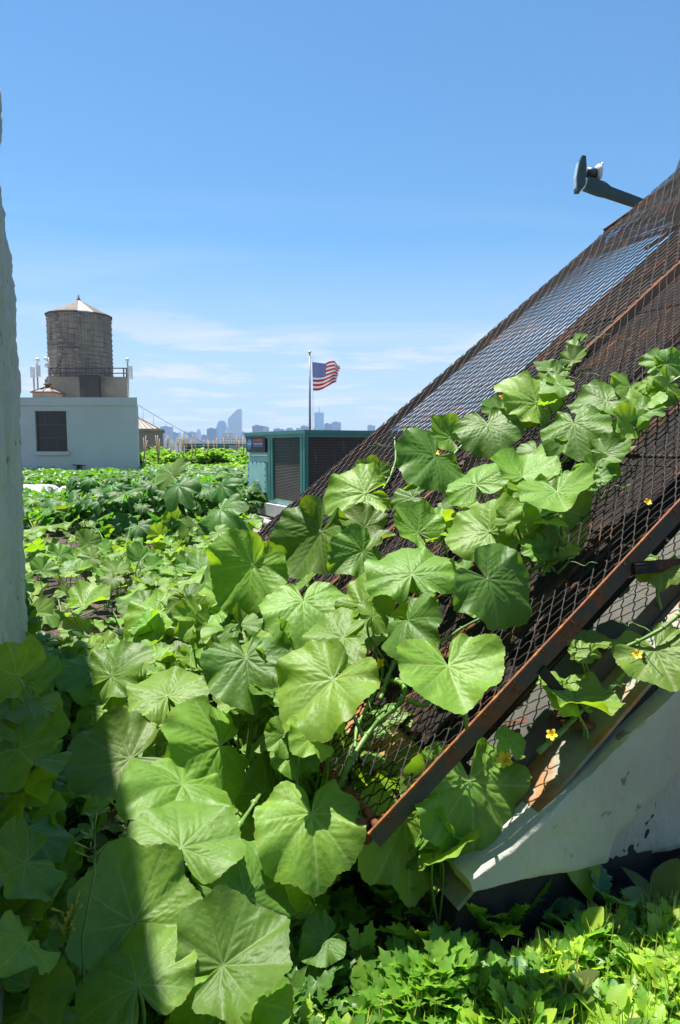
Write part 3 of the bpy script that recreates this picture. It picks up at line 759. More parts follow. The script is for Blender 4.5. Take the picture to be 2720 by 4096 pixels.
b = MB(); plate(b, f1, n1_, 1017, 1781, 1059, 1788, .0215, .026); b.build('sign_stripe', simple('blue_band', (.04, .10, .35), None, 4, .5), sg)
# blue oval and lettering
def text(body, size, mat, origin, xd, nf, parent, name):
    cu = bpy.data.curves.new(name, 'FONT'); cu.body = body; cu.size = size; cu.align_x = 'CENTER'; cu.align_y = 'CENTER'; cu.extrude = .002
    tmp = bpy.data.objects.new('t', cu); COL.objects.link(tmp)
    dg = bpy.context.evaluated_depsgraph_get(); dg.update(); me = bpy.data.meshes.new_from_object(tmp.evaluated_get(dg)); bpy.data.objects.remove(tmp)
    x = xd.normalized(); yv = ZV; z = x.cross(yv)
    me.transform(Matrix(((x.x, 0, z.x, origin.x), (x.y, 0, z.y, origin.y), (x.z, 1, z.z, origin.z), (0, 0, 0, 1))))
    me.materials.clear(); me.materials.append(mat); return link(name, me, parent)
xr = -fb   # to the right on the face, seen from the camera
oc = f1(1003, 1778) + n1_ * .021; b = MB(); vs = []
for k in range(28):
    a = 2 * math.pi * k / 28; q = xr * math.cos(a) * .105 + ZV * math.sin(a) * .06 * 1.5; vs.append(oc + q)
for k in range(28): vs.append(V(vs[k]) + n1_ * .006)
b.add(vs, [tuple(range(28, 56))] + [(k, (k + 1) % 28, 28 + (k + 1) % 28, 28 + k) for k in range(28)]); b.build('logo', simple('logo_blue', (.03, .2, .55), None, 4, .4), sg)
text('Carrier', .058, M['white_paint'], oc + n1_ * .009, xr, n1_, sg, 'lettering')
text('Weathermaker I', .062, M['white_paint'], f1(1038, 1774) + n1_ * .0225, xr, n1_, sg, 'lettering')
# white base rail with fork slots, pipes, feet
b = MB(); acbox(b, -.04, LW + .06, -.06, LA, zb_ - .17, zb_ + .018); base = b.build('base_rail', M['white_paint'], ac)
b = MB()
for px in (990, 998, 1052): plate(b, f1, n1_, px, 2012, px + (4 if px < 1000 else 11), 2026, .04, .062)
b.build('slots', M['dark_void'], base)
b = MB(); acbox(b, .0, LW + .02, .0, LA, zb_ - .215, zb_ - .172); b.build('seam', M['dark_void'], base)
b = MB(); b.tube([KK + fb * (LW + .06) + fa * -.12 + ZV * (zb_ - .27), KK + fb * -.2 + fa * -.12 + ZV * (zb_ - .27)], .055, 12)
o = b.build('drain_pipe', M['white_paint']); tag(o, 'fat white drain pipe along the foot of the teal unit', 'pipe')
for u in (LW - .15, .1):
    b = MB(); acbox(b, u - .22, u + .12, -.2, .6, 0, zb_ - .33); o = b.build('support_block', M['concrete'])
    tag(o, 'grey concrete support block under the %s end of the teal unit' % ('left' if u > 1 else 'mesh side'), 'block', 'support blocks under the unit')
b = MB(); acbox(b, -.5, LW + .9, -.9, 1.2, .0, .06); o = b.build('roof_paver', M['concrete']); tag(o, 'flat grey paving slab in front of the teal unit', 'slab')

# ------------------------------------------------------------------ far unit, person
Y3 = 48; q0, q1 = at(740, 1800, Y3), at(978, 1800, Y3); zt3 = at(800, 1777, Y3).z; zr3 = at(978, 1772, Y3).z
u2 = empty('far_air_handler', (q0.x, Y3, 0), 'distant teal air conditioning unit with a white panel beyond the stakes', 'air conditioner')
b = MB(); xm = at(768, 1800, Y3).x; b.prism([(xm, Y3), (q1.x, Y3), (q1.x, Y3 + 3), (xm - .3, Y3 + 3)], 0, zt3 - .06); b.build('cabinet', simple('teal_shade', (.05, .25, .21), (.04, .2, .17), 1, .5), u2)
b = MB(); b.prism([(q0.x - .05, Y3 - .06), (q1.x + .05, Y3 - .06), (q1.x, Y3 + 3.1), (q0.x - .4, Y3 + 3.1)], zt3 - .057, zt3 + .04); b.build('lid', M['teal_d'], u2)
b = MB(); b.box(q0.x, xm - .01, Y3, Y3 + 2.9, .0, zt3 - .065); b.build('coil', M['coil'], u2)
b = MB(); a0, a1 = at(917, 1800, Y3 - .02), at(972, 1800, Y3 - .02); b.box(a0.x, a1.x, Y3 - .05, Y3 - .003, at(900, 1803, Y3).z, at(900, 1779, Y3).z); b.build('white_panel', M['white_paint'], u2)
b = MB(); a0, a1 = at(822, 1800, Y3), at(850, 1800, Y3); b.box(a0.x, a1.x, Y3 - .04, Y3 - .003, at(900, 1812, Y3).z, at(900, 1799, Y3).z); b.build('sign', simple('blue_sign', (.05, .2, .5), None, 2, .5), u2)

def skin(name, joints, edges, mat, parent=None, sub=2):
    me = bpy.data.meshes.new(name); me.from_pydata([j[0] for j in joints], edges, []); me.materials.append(mat)
    o = bpy.data.objects.new(name, me); COL.objects.link(o)
    sk_ = o.modifiers.new('skin', 'SKIN'); sk_.use_smooth_shade = True
    for v, j in zip(me.skin_vertices[0].data, joints): v.radius = (j[1], j[1] * (j[2] if len(j) > 2 else 1)); 
    me.skin_vertices[0].data[0].use_root = True
    s_ = o.modifiers.new('sub', 'SUBSURF'); s_.levels = sub; s_.render_levels = sub
    if parent is not None: o.parent = parent
    return o
pp = at(812, 1900, 40); pp.z = 0
M['skin_'] = simple('skin', (.45, .27, .19), None, 5, .5); M['denim'] = simple('trousers', (.05, .06, .09), None, 9, .8); M['shirt'] = simple('navy_shirt', (.03, .045, .12), (.02, .03, .08), 9, .8)
J = [((0, 0, .95), .15), ((.14, 0, 1.0), .15), ((.32, 0, 1.0), .165), ((.47, 0, .97), .15), ((.58, -.0, .95), .06), ((.68, 0, .93), .085), ((.74, 0, .88), .08),
     ((.44, -.19, .93), .06), ((.5, -.23, .66), .045), ((.62, -.2, .44), .033), ((.66, -.18, .37), .03),
     ((.44, .19, .93), .06), ((.52, .23, .66), .045), ((.66, .2, .46), .033), ((.7, .18, .39), .03),
     ((.0, -.1, .88), .1), ((.06, -.12, .5), .07), ((-.02, -.12, .1), .045), ((.1, -.13, .04), .035),
     ((.0, .1, .88), .1), ((.12, .12, .5), .07), ((.08, .12, .1), .045), ((.2, .13, .04), .035)]
Eg = [(0, 1), (1, 2), (2, 3), (3, 4), (4, 5), (5, 6), (3, 7), (7, 8), (8, 9), (9, 10), (3, 11), (11, 12), (12, 13), (13, 14), (0, 15), (15, 16), (16, 17), (17, 18), (0, 19), (19, 20), (20, 21), (21, 22)]
person = skin('person', J, Eg, M['skin_']); person.location = pp
tag(person, 'person in navy shirt and straw hat bending over the staked plants', 'person')
fi = lambda idx, k: [(J[i][0], J[i][1] * k) for i in idx]
skin('shirt', fi([0, 1, 2, 3, 7, 8, 11, 12], 1.09), [(0, 1), (1, 2), (2, 3), (3, 4), (4, 5), (3, 6), (6, 7)], M['shirt'], person)
skin('trousers', fi([0, 15, 16, 17, 19, 20, 21], 1.1), [(0, 1), (1, 2), (2, 3), (0, 4), (4, 5), (5, 6)], M['denim'], person)
b = MB(); prof = [(.21, -.02), (.2, .0), (.11, .02), (.1, .1), (.06, .13), (0, .135)]; vs = []
hd = V((.45, 0, .89)).normalized(); hx = hd.cross(V((0, 1, 0))).normalized(); hy = V((0, 1, 0)); hc = V((.72, 0, .96))
for r, z in prof:
    for k in range(20): a = 2 * math.pi * k / 20; vs.append(hc + hx * r * math.cos(a) + hy * r * math.sin(a) + hd * z)
b.add(vs, [(i * 20 + k, i * 20 + (k + 1) % 20, (i + 1) * 20 + (k + 1) % 20, (i + 1) * 20 + k) for i in range(5) for k in range(20)], True)
me = b.mesh('straw_hat', simple('straw', (.55, .44, .25), (.4, .3, .16), 30, .8)); o = bpy.data.objects.new('straw_hat', me); COL.objects.link(o); o.parent = person

# ------------------------------------------------------------------ flag and pole
YF = 62; fp = at(1240, 1715, YF); ft = at(1238, 1415, YF)
pole = empty('flagpole', (fp.x, YF, 0), 'tall grey flagpole with a small gold ball on top', 'flagpole')
b = MB(); b.tube([(fp.x, YF, 0), (fp.x, YF, ft.z)], [.13, .075], 10); b.build('pole', M['galv'], pole)
b = MB(); b.lathe((fp.x, YF, ft.z), [(0, -.02), (.1, .04), (.14, .12), (.1, .22), (0, .26)], 12); b.build('ball', simple('gold', (.7, .5, .2), None, 3, .3, .6), pole)
b = MB(); b.tube([(fp.x + .22, YF - .05, ft.z - .1), (fp.x + .30, YF - .05, ft.z - 3), (fp.x + .25, YF - .05, 2)], .012, 4); b.build('halyard', M['galv'], pole)
def flag_mat():
    m, nt, N, L = newmat('flag_cloth'); at_ = N.new('ShaderNodeAttribute'); at_.attribute_name = 'tint'
    p = N.new('ShaderNodeBsdfPrincipled'); o = N.new('ShaderNodeOutputMaterial'); L.new(at_.outputs['Color'], p.inputs['Base Color']); p.inputs['Roughness'].default_value = .8
    t = N.new('ShaderNodeBsdfTranslucent'); L.new(at_.outputs['Color'], t.inputs[0]); mx = N.new('ShaderNodeMixShader'); mx.inputs[0].default_value = .45
    L.new(p.outputs[0], mx.inputs[1]); L.new(t.outputs[0], mx.inputs[2]); L.new(mx.outputs[0], o.inputs[0]); return m
tl = [(1250, 1448), (1275, 1451), (1300, 1455), (1318, 1446), (1340, 1441), (1352, 1463), (1361, 1470)]
bl = [(1252, 1562), (1272, 1563), (1290, 1557), (1310, 1545), (1330, 1535), (1343, 1528), (1348, 1505)]
def lerp_list(l, t):
    t *= len(l) - 1; i = min(int(t), len(l) - 2); f = t - i; return (l[i][0] * (1 - f) + l[i + 1][0] * f, l[i][1] * (1 - f) + l[i + 1][1] * f)
nu, nv = 190, 130; vs = []; cols = []
stars = [(.4 / 12 * (1 + 2 * (c_ if r_ % 2 == 0 else c_ + .5)) if False else ((2 * c_ + 1 + (r_ % 2)) / 12 * .4), (r_ + 1) / 10 * (7 / 13)) for r_ in range(9) for c_ in range(6 if r_ % 2 == 0 else 5)]
for j in range(nv + 1):
    for i in range(nu + 1):
        u, v_ = i / nu, j / nv; a = lerp_list(tl, u); c_ = lerp_list(bl, u)
        wv = math.sin(u * 11 + v_ * 2.2) * .5 + .3 * math.sin(u * 19 - v_ * 3)
        px_, py_ = a[0] * (1 - v_) + c_[0] * v_ + 2.0 * math.sin(v_ * 9 + u * 6) * u, a[1] * (1 - v_) + c_[1] * v_ + 2.2 * math.sin(u * 12 + v_ * 3) * u
        p = at(px_, py_, YF - .06); p.y += .28 * wv * u; vs.append(p)
        st_ = int(min(v_ * 13, 12.999)); col_ = (.36, .01, .02, 1) if st_ % 2 == 0 else (.55, .55, .55, 1)
        if u < .4 and v_ < 7 / 13:
            col_ = (.03, .06, .22, 1)
            for sx, sy in stars:
                dx_, dy_ = (u - sx) * 1.9, v_ - sy; rr = math.hypot(dx_, dy_)
                if rr < .0215 * (.72 + .28 * math.cos(5 * math.atan2(dx_, -dy_) + math.pi)): col_ = (.85, .85, .85, 1); break
        cols.append(col_)
b = MB(); b.add(vs, [(j * (nu + 1) + i, (j + 1) * (nu + 1) + i, (j + 1) * (nu + 1) + i + 1, j * (nu + 1) + i + 1) for j in range(nv) for i in range(nu)], True); b.tint = cols
o = b.build('flag', flag_mat()); tag(o, 'American flag flying to the right from the flagpole', 'flag')

# ------------------------------------------------------------------ skyline
def tower_mat(name, c, c2, sc=.12):
    m, nt, N, L = newmat(name); co = coords(nt); br = N.new('ShaderNodeTexBrick')
    sx = N.new('ShaderNodeSeparateXYZ'); cx = N.new('ShaderNodeCombineXYZ'); L.new(co, sx.inputs[0]); L.new(mth(nt, 'ADD', sx.outputs[0], sx.outputs[1]), cx.inputs[0]); L.new(sx.outputs[2], cx.inputs[1])
    L.new(cx.outputs[0], br.inputs['Vector']); br.offset = 0; br.inputs['Scale'].default_value = sc; br.inputs['Color1'].default_value = (*c2, 1); br.inputs['Color2'].default_value = (*[x * .8 for x in c2], 1)
    br.inputs['Mortar'].default_value = (*c, 1); br.inputs['Mortar Size'].default_value = .12; br.inputs['Brick Width'].default_value = .5; br.inputs['Row Height'].default_value = .5
    surf(nt, br.outputs[0], .4); return m
TM = [tower_mat('tower_grey', (.20, .22, .25), (.07, .10, .14)), tower_mat('tower_dark', (.05, .07, .11), (.02, .04, .07)), tower_mat('tower_pale', (.50, .50, .48), (.2, .24, .28)), tower_mat('tower_glass', (.24, .36, .45), (.16, .30, .42))]
SKY = [ # px0, px1, ytop, distance, material, shape, label
 (642, 684, 1707, 3800, 0, 'flat', 'wide blue grey tower beside the hipped skylight building'),
 (684, 712, 1731, 4200, 1, 'flat', 'low dark tower right of the wide blue grey one'),
 (716, 726, 1722, 4600, 2, 'spire', 'slim pointed tower in the left skyline cluster'),
 (730, 750, 1725, 4500, 2, 'step', 'stepped pale tower next to the slim pointed one'),
 (752, 784, 1729, 4100, 0, 'flat', 'squat grey block between the stepped tower and the round topped one'),
 (786, 803, 1717, 4300, 2, 'step', 'narrow tower with rounded stepped top'),
 (806, 828, 1741, 3900, 1, 'flat', 'low dark block in front of the narrow round topped tower'),
 (828, 866, 1715, 3700, 1, 'flat', 'dark flat tower just left of the stepped glass tower'),
 (864, 906, 1683, 4000, 3, 'step', 'stepped glass tower left of the slant roofed skyscraper'),
 (913, 965, 1636, 4400, 2, 'slant', 'tallest skyscraper with a steep slanted roof'),
 (965, 984, 1729, 4300, 0, 'flat', 'short grey tower right behind the slant roofed skyscraper'),
 (984, 1006, 1736, 4100, 0, 'flat', 'small grey block two along from the slant roofed skyscraper'),
 (1010, 1052, 1703, 3600, 1, 'flat', 'broad dark tower above the near teal unit'),
 (1050, 1075, 1708, 4100, 0, 'flat', 'grey tower touching the broad dark one'),
 (1094, 1135, 1716, 4300, 1, 'flat', 'long low dark building above the unit lid'),
 (1135, 1178, 1711, 4500, 0, 'step', 'low stepped building between unit and flagpole'),
 (1184, 1206, 1714, 4700, 0, 'flat', 'small block left of the short dark block by the flagpole'),
 (1203, 1234, 1705, 4200, 1, 'flat', 'short dark block just left of the flagpole'),
 (1258, 1295, 1650, 4600, 3, 'mast', 'tall pale blue tower with thin mast right of the flagpole'),
 (1297, 1327, 1695, 4200, 1, 'flat', 'dark tower right of the tower with the mast'),
 (1327, 1364, 1689, 4400, 0, 'flat', 'pale grey tower, second right of the tower with the mast'),
 (1470, 1500, 1702, 4200, 0, 'flat', 'lone small tower seen where the mesh rail meets the unit'),
 (1548, 1590, 1700, 4300, 0, 'flat', 'hazy tower seen through the mesh bottom corner')]
for (a, c_, yt, D, mi, sh, lab) in SKY:
    X0, X1 = at(a, 1788, D).x, at(c_, 1788, D).x; Z = at((a + c_) / 2, yt, D).z; W_ = X1 - X0; b = MB(); dep = min(W_, 60)
    if sh == 'slant':
        zl = at(a, 1675, D).z; xt = at(950, 1640, D).x
        b.hexa([(X0, D, -22), (X1, D, -22), (X1, D + dep, -22), (X0, D + dep, -22), (X0, D, zl), (X1, D, zl), (X1, D + dep, zl), (X0, D + dep, zl)])
        b.add([(X0, D, zl), (X1, D, zl), (X1, D, Z), (xt, D, Z), (X0, D + dep, zl), (X1, D + dep, zl), (X1, D + dep, Z), (xt, D + dep, Z)], [(0, 1, 2, 3), (7, 6, 5, 4), (0, 3, 7, 4), (3, 2, 6, 7), (1, 5, 6, 2)])
    elif sh == 'step':
        h = Z + 22; b.box(X0, X1, D, D + dep, -22, Z - h * .2); b.box(X0 + W_ * .14, X1 - W_ * .1, D + 3, D + dep - 3, Z - h * .2, Z - h * .07); b.box(X0 + W_ * .28, X1 - W_ * .22, D + 6, D + dep - 6, Z - h * .07, Z)
    elif sh == 'spire':
        h = Z + 22; b.box(X0, X1, D, D + dep, -22, Z - h * .2); b.add([(X0, D, Z - h * .2), (X1, D, Z - h * .2), (X1, D + dep, Z - h * .2), (X0, D + dep, Z - h * .2), ((X0 + X1) / 2, D + dep / 2, Z)], [(0, 1, 4), (1, 2, 4), (2, 3, 4), (3, 0, 4)])
    else:
        b.box(X0, X1, D, D + dep, -22, Z)
        if sh == 'flat': b.box(X0 + W_ * .2, X0 + W_ * .6, D + dep * .3, D + dep * .6, Z, Z + 5)
        if sh == 'mast': b.box(X0 - W_ * .12, X1 + W_ * .12, D - 5, D + dep + 5, -22, at(1270, 1712, D).z)
    o = b.build('tower_block', TM[mi]); tag(o, lab, 'skyscraper', 'skyline towers across the river')
    if sh == 'mast':
        b = MB(); b.tube([((X0 + X1) / 2, D + 20, Z), ((X0 + X1) / 2, D + 20, at(1277, 1625, D).z)], [3, 1.2], 6); b.build('mast', TM[1], o)
    if sh == 'flat' and a == 642:
        b = MB(); b.tube([((X0 + X1) / 2, D + 20, Z), ((X0 + X1) / 2, D + 20, Z + 17)], [1.5, .8], 6); b.build('mast', TM[1], o)
# nearer low city blocks
M['cb'] = tower_mat('city_block_pale', (.55, .54, .5), (.25, .26, .27), .3)
LOW = [(886, 968, 1748, 420, 'long white low building beyond the roof field'), (893, 926, 1733, 600, 'white block stepping up behind the long white building'), (1000, 1060, 1758, 700, 'low pale warehouse left of the near teal unit'),
       (700, 760, 1756, 900, 'low grey warehouse behind the bamboo stakes'), (560, 700, 1768, 800, 'low warehouse roofline beside the skylight building'), (765, 880, 1762, 1000, 'long low warehouse behind the far teal unit'),
       (1080, 1300, 1755, 900, 'long low building hidden behind the near unit'), (60, 500, 1770, 1200, 'low buildings far behind the white house')]
for (a, c_, yt, D, lab) in LOW:
    X0, X1 = at(a, 1788, D).x, at(c_, 1788, D).x; Z = at(a, yt, D).z
    b = MB(); b.box(X0, X1, D, D + 30, -22, Z); b.box(X0 + (X1 - X0) * .1, X0 + (X1 - X0) * .2, D + 5, D + 12, Z, Z + 2.5); o = b.build('low_building', M['cb']); tag(o, lab, 'building', 'low city buildings')
for (px, yt, lab) in ((572, 1638, 'left one of two thin radio masts above the hipped skylight'), (613, 1660, 'right one of two thin radio masts above the hipped skylight')):
    D = 2500; p = at(px, yt, D); b = MB(); b.tube([(p.x, D, -22), (p.x, D, p.z)], [1.6, .7], 5); o = b.build('radio_mast', TM[1]); tag(o, lab, 'mast', 'radio masts')
# haze
b = MB(); b.box(-3600, 3600, -60, 6000, -23, 330)
m, nt2, N2, L2 = newmat('haze'); pv = N2.new('ShaderNodeVolumePrincipled'); o2 = N2.new('ShaderNodeOutputMaterial')
pv.inputs['Color'].default_value = (.45, .68, 1, 1); pv.inputs['Density'].default_value = .00012; pv.inputs['Anisotropy'].default_value = .0
L2.new(pv.outputs[0], o2.inputs['Volume'])
hz_ = b.build('haze', m); hz_['kind'] = 'stuff'
# ------------------------------------------------------------------ skylight with mesh guard
SMAX = 5.6; RIDGE = 3.95; off_s = -.27
sky_l = empty('skylight', tuple(S(0, B0)), 'weathered sloping factory skylight with dark panels and white stucco gable', 'skylight')
GB = 1.337      # b coordinate of the gable face
def slab(b, s0, s1, b0, b1, o0, o1):
    b.hexa([S(s0, b0, o0), S(s1, b0, o0), S(s1, b1, o0), S(s0, b1, o0), S(s0, b0, o1), S(s1, b0, o1), S(s1, b1, o1), S(s0, b1, o1)])
b = MB()
nb_ = 9; bw = (3.9 - 1.62) / nb_
for k in range(nb_):
    for j in range(4):
        s0_, s1_ = .28 + (SMAX + .6 - .28) * j / 4, .28 + (SMAX + .6 - .28) * (j + 1) / 4
        slab(b, s0_, s1_ - .012, 1.62 + bw * k, 1.62 + bw * (k + 1) - .002, off_s - .03 - .004 * (j % 2), off_s - .004 * (j % 2))
o = b.build('dark_panels', M['glazing'], sky_l)
uvl = o.data.uv_layers.new(name='UVMap')
for poly in o.data.polygons:
    for li, vi in zip(poly.loop_indices, poly.vertices):
        q = o.data.vertices[vi].co - P0; uvl.data[li].uv = (q.dot(UV_), q.dot(BV))
for k in range(nb_ + 1):
    if k % 3 != 1: continue
    b = MB(); slab(b, .26, SMAX + .6, 1.62 + bw * k - .008, 1.62 + bw * k + .008, off_s + .003, off_s + .016); b.build('glazing_bar', M['rust_dark'], sky_l)
b = MB(); slab(b, .0, SMAX + .6, GB + .03, 1.50, off_s - .02, off_s - .008); b.build('flashing', M['sheet'], sky_l)
b = MB(); slab(b, .3, SMAX + .6, 1.503, 1.62, off_s - .06, off_s + .055); b.build('edge_curb', simple('edge_curb', (.085, .082, .066), (.045, .042, .034), 5, .8, bstr=.5, c3=(.12, .07, .035)), sky_l)
# sill at the foot, underside walls so nothing floats
b = MB(); slab(b, .1, .26, 1.51, 3.9, off_s - .10, off_s + .01); b.build('foot_rail', M['sheet'], sky_l)
def gp(s, off, b, z=None):
    p = S(s, b, off)
    if z is not None: p.z = z
    return p
M['shade_wall'] = M['black']
b = MB()
b.hexa([gp(.15, off_s - .1, 1.45, 0), gp(SMAX, off_s, 1.45, 0), gp(SMAX, off_s, 3.88, 0), gp(.15, off_s - .1, 3.88, 0), S(.15, 1.45, off_s - .11), S(SMAX, 1.45, off_s - .07), S(SMAX, 3.88, off_s - .07), S(.15, 3.88, off_s - .11)])
b.build('body', M['concrete'], sky_l)
# gable: sloping band (proud) and lower wall, black strip below painting the shadowed gap
def on_gable(px, py, bb=GB):
    d = ray(px, py); c = V((0, 0, E)); return c + d * (bb - 0) / d.dot(BV)
def gable_grid(b, bot, top, nu, nv, bb, amp, back):
    # bot/top: functions of u in 0..1 giving world points in the gable plane
    vs = []
    for j in range(nv + 1):
        for i in range(nu + 1):
            p = bot(i / nu).lerp(top(i / nu), j / nv); k = mnoise.noise(p * 5) * .008 + mnoise.noise(p * 17) * .004 + mnoise.noise(p * 60) * .0022
            e = min(j, nv - j, 3) / 3.0
            vs.append(p - BV * (k * amp - (1 - e) ** 2 * .008))
    b.add(vs, [(j * (nu + 1) + i, j * (nu + 1) + i + 1, (j + 1) * (nu + 1) + i + 1, (j + 1) * (nu + 1) + i) for j in range(nv) for i in range(nu)], True)
    n0 = len(b.v)
    loop = [i for i in range(nu + 1)] + [j * (nu + 1) + nu for j in range(1, nv + 1)] + [nv * (nu + 1) + i for i in range(nu - 1, -1, -1)] + [j * (nu + 1) for j in range(nv - 1, 0, -1)]
    ring2 = [V(vs[i]) + BV * back for i in loop]; a = len(loop)
    b.add([vs[i] for i in loop] + ring2, [(i, a + i, a + (i + 1) % a, (i + 1) % a) for i in range(a)], False)
def pl(pts):
    pts = [on_gable(*p) for p in pts]; Ls = [0]
    for i in range(1, len(pts)): Ls.append(Ls[-1] + (pts[i] - pts[i - 1]).length)
    def f(u):
        t = u * Ls[-1]
        for i in range(1, len(pts)):
            if t <= Ls[i] + 1e-9: return pts[i - 1].lerp(pts[i], (t - Ls[i - 1]) / (Ls[i] - Ls[i - 1]))
        return pts[-1]
    return f
top_line = pl([(1880, 3525), (2060, 3392), (2112, 3340), (2372, 3100), (2720, 2766), (3150, 2350), (3500, 2010)])
bot_line = pl([(1896, 3575), (2022, 3540), (2290, 3496), (2440, 3455), (2472, 3350), (2622, 3205), (3010, 2830), (3460, 2380)])
b = MB(); gable_grid(b, bot_line, top_line, 220, 26, GB, 1.0, .085); b.build('gable_band', M['stucco'], sky_l)
GB2 = GB + .06
def og2(px, py): return on_gable(px, py, GB2)
b = MB()
pb = [(2250, 3520), (2442, 3450), (2572, 3424), (2720, 3396), (3400, 3240)]; ptp = [(2250, 3420), (2400, 3250), (2560, 3110), (2760, 2930), (3400, 2330)]
def pl2(pts):
    P_ = [og2(*p) for p in pts]
    def f(u):
        t = u * (len(P_) - 1); i = min(int(t), len(P_) - 2); return P_[i].lerp(P_[i + 1], t - i)
    return f
gable_grid(b, pl2(pb), pl2(ptp), 140, 30, GB2, 1.0, .02); b.build('gable_wall', M['stucco'], sky_l)
b = MB()
q = [(1850, 3585), (2300, 3510), (2720, 3410), (3500, 3240)]
for i in range(3):
    a, c_ = on_gable(*q[i], GB + .10), on_gable(*q[i + 1], GB + .10)
    b.hexa([V((a.x, a.y, -.05)), V((c_.x, c_.y, -.05)), V((c_.x, c_.y, -.05)) + BV * .1, V((a.x, a.y, -.05)) + BV * .1, a + ZV * .02, c_ + ZV * .02, c_ + BV * .1 + ZV * .02, a + BV * .1 + ZV * .02])
b.build('shadow_strip', M['black'], sky_l)  # strip coloured black where the gap lies in shadow

b = MB(); ap = [gp(-.01, off_s - .052, GB + .06, -.05), gp(.9, off_s - .052, GB + .06, -.05)]
b.hexa([gp(-.01, off_s, GB + .06, -.05), gp(.9, off_s, GB + .06, -.05), gp(.9, off_s, 1.49, -.05), gp(-.01, off_s, 1.49, -.05), S(-.01, GB + .06, off_s - .053), S(.9, GB + .06, off_s - .053), S(.9, 1.49, off_s - .053), S(-.01, 1.49, off_s - .053)]); b.build('dark_foot', M['black'], sky_l)  # foot wall coloured black as the shade below the flashing
# the guard itself
guard = empty('mesh_guard', tuple(S(0, B0)), 'rusty chain link mesh guard on angle iron frame leaning over the skylight', 'mesh guard')
def mesh_panel(name, Pf, s0, s1, b0, b1, r=.0025, lam=.046, amp=.0185, ds=.034, sag=.012):
    nst = int((s1 - s0) / ds); nw = int((b1 - b0) / lam); NP = 6
    ks = np.arange(nw * NP + 1); bbase = b0 + ks * lam / NP
    base_w = np.sin(2 * np.pi * (ks + .5) / NP); base_w = np.sign(base_w) * np.abs(base_w) ** .8
    O = np.array(Pf(0, 0, 0)); Us = np.array(Pf(1, 0, 0)) - O; Ub = np.array(Pf(0, 1, 0)) - O; Un = np.array(Pf(0, 0, 1)) - O
    allv, allf = [], []; base = 0
    rs = np.random.RandomState(3)
    for i in range(nst + 1):
        vals = base_w * (1 if i % 2 == 0 else -1); bb = bbase + rs.normal(0, .0006, len(ks))
        s = s0 + i * ds + amp * vals + rs.normal(0, .0009, len(ks)) + .010 * np.sin(bb * 3.1 + i * .03) + .004 * np.sin(i * .7)
        nn_ = .0038 * vals + sag * np.sin((s * 2.3 + bb * 1.7)) * np.sin(np.pi * np.clip((bb - b0) / (b1 - b0), 0, 1)) + rs.normal(0, .0008, len(ks))
        P = O + np.outer(s, Us) + np.outer(bb, Ub) + np.outer(nn_, Un)
        T = np.gradient(P, axis=0); T /= np.linalg.norm(T, axis=1)[:, None] + 1e-9
        X = np.cross(T, Un); X /= np.linalg.norm(X, axis=1)[:, None] + 1e-9; Y = np.cross(T, X)
        K_ = 4; ring = np.stack([P + r * (X * math.cos(a) + Y * math.sin(a)) for a in [k * math.pi / 2 for k in range(K_)]], 1)
        n = len(ks); allv.append(ring.reshape(-1, 3))
        idx = base + np.arange(n - 1)[:, None] * K_ + np.arange(K_)[None, :]; nx = base + np.arange(n - 1)[:, None] * K_ + (np.arange(K_)[None, :] + 1) % K_
        allf.append(np.stack([idx, nx, nx + K_, idx + K_], 2).reshape(-1, 4)); base += n * K_
    vs = np.concatenate(allv); fs = np.concatenate(allf)
    return np_mesh(name, vs, fs, M['wire'])
def np_mesh(name, vs, fs, mat, tint=None, smooth=True):
    me = bpy.data.meshes.new(name); k = fs.shape[1]
    me.vertices.add(len(vs)); me.vertices.foreach_set('co', vs.astype(np.float32).ravel())
    me.loops.add(len(fs) * k); me.loops.foreach_set('vertex_index', fs.astype(np.int32).ravel())
    me.polygons.add(len(fs)); me.polygons.foreach_set('loop_start', np.arange(0, len(fs) * k, k, dtype=np.int32))
    me.polygons.foreach_set('use_smooth', np.full(len(fs), smooth)); me.materials.append(mat)
    if tint is not None:
        a = me.attributes.new('tint', 'FLOAT_COLOR', 'POINT'); a.data.foreach_set('color', tint.astype(np.float32).ravel())
    me.update(calc_edges=True); me.validate(); return me
link('near_wire_mesh', mesh_panel('near_wire_mesh', S, .02, SMAX, B0 + .01, 2.80), guard)
link('far_wire_mesh', mesh_panel('far_wire_mesh', S, .03, SMAX, 2.80, B1 + .012, r=.0046, lam=.074, amp=.032, ds=.058), guard)
# second, flatter panel above the ridge, doubled
PHI = R_(33); U2 = AV * math.cos(PHI) + ZV * math.sin(PHI); N2v = V((-AV.x * math.sin(PHI), -AV.y * math.sin(PHI), math.cos(PHI)))
Rg = S(4.20, 0, .012)
def S2(s, b, off=0.0): return Rg + U2 * s + BV * b + N2v * off
link('upper_wire_mesh', mesh_panel('upper_wire_mesh', S2, -.05, 1.6, 1.3, B1 - .02, r=.0031, lam=.074, amp=.034, ds=.062), guard)
def S3(s, b, off=0.0): return Rg + U2 * s + BV * b + N2v * (off - .07)
link('upper_wire_mesh', mesh_panel('upper_wire_mesh', S3, -.26, 1.6, 1.32, B1 - .02, r=.0031, lam=.070, amp=.034, ds=.058), guard)
b = MB(); b.bar(S2(.06, B1 + .0, .0), S2(1.7, B1 + .0, .02), .03, .035, N2v); b.bar(S2(-.28, B1 - .1, -.075), S2(-.28, 1.3, -.075), .018, .018, N2v)
b.build('upper_rail', M['rust_dark'], guard)
b = MB(); b.bar(S2(-.5, 3.42, -.1), S2(-.2, 3.42, -.1), .03, .02, N2v); b.build('strut', M['rust_dark'], guard)
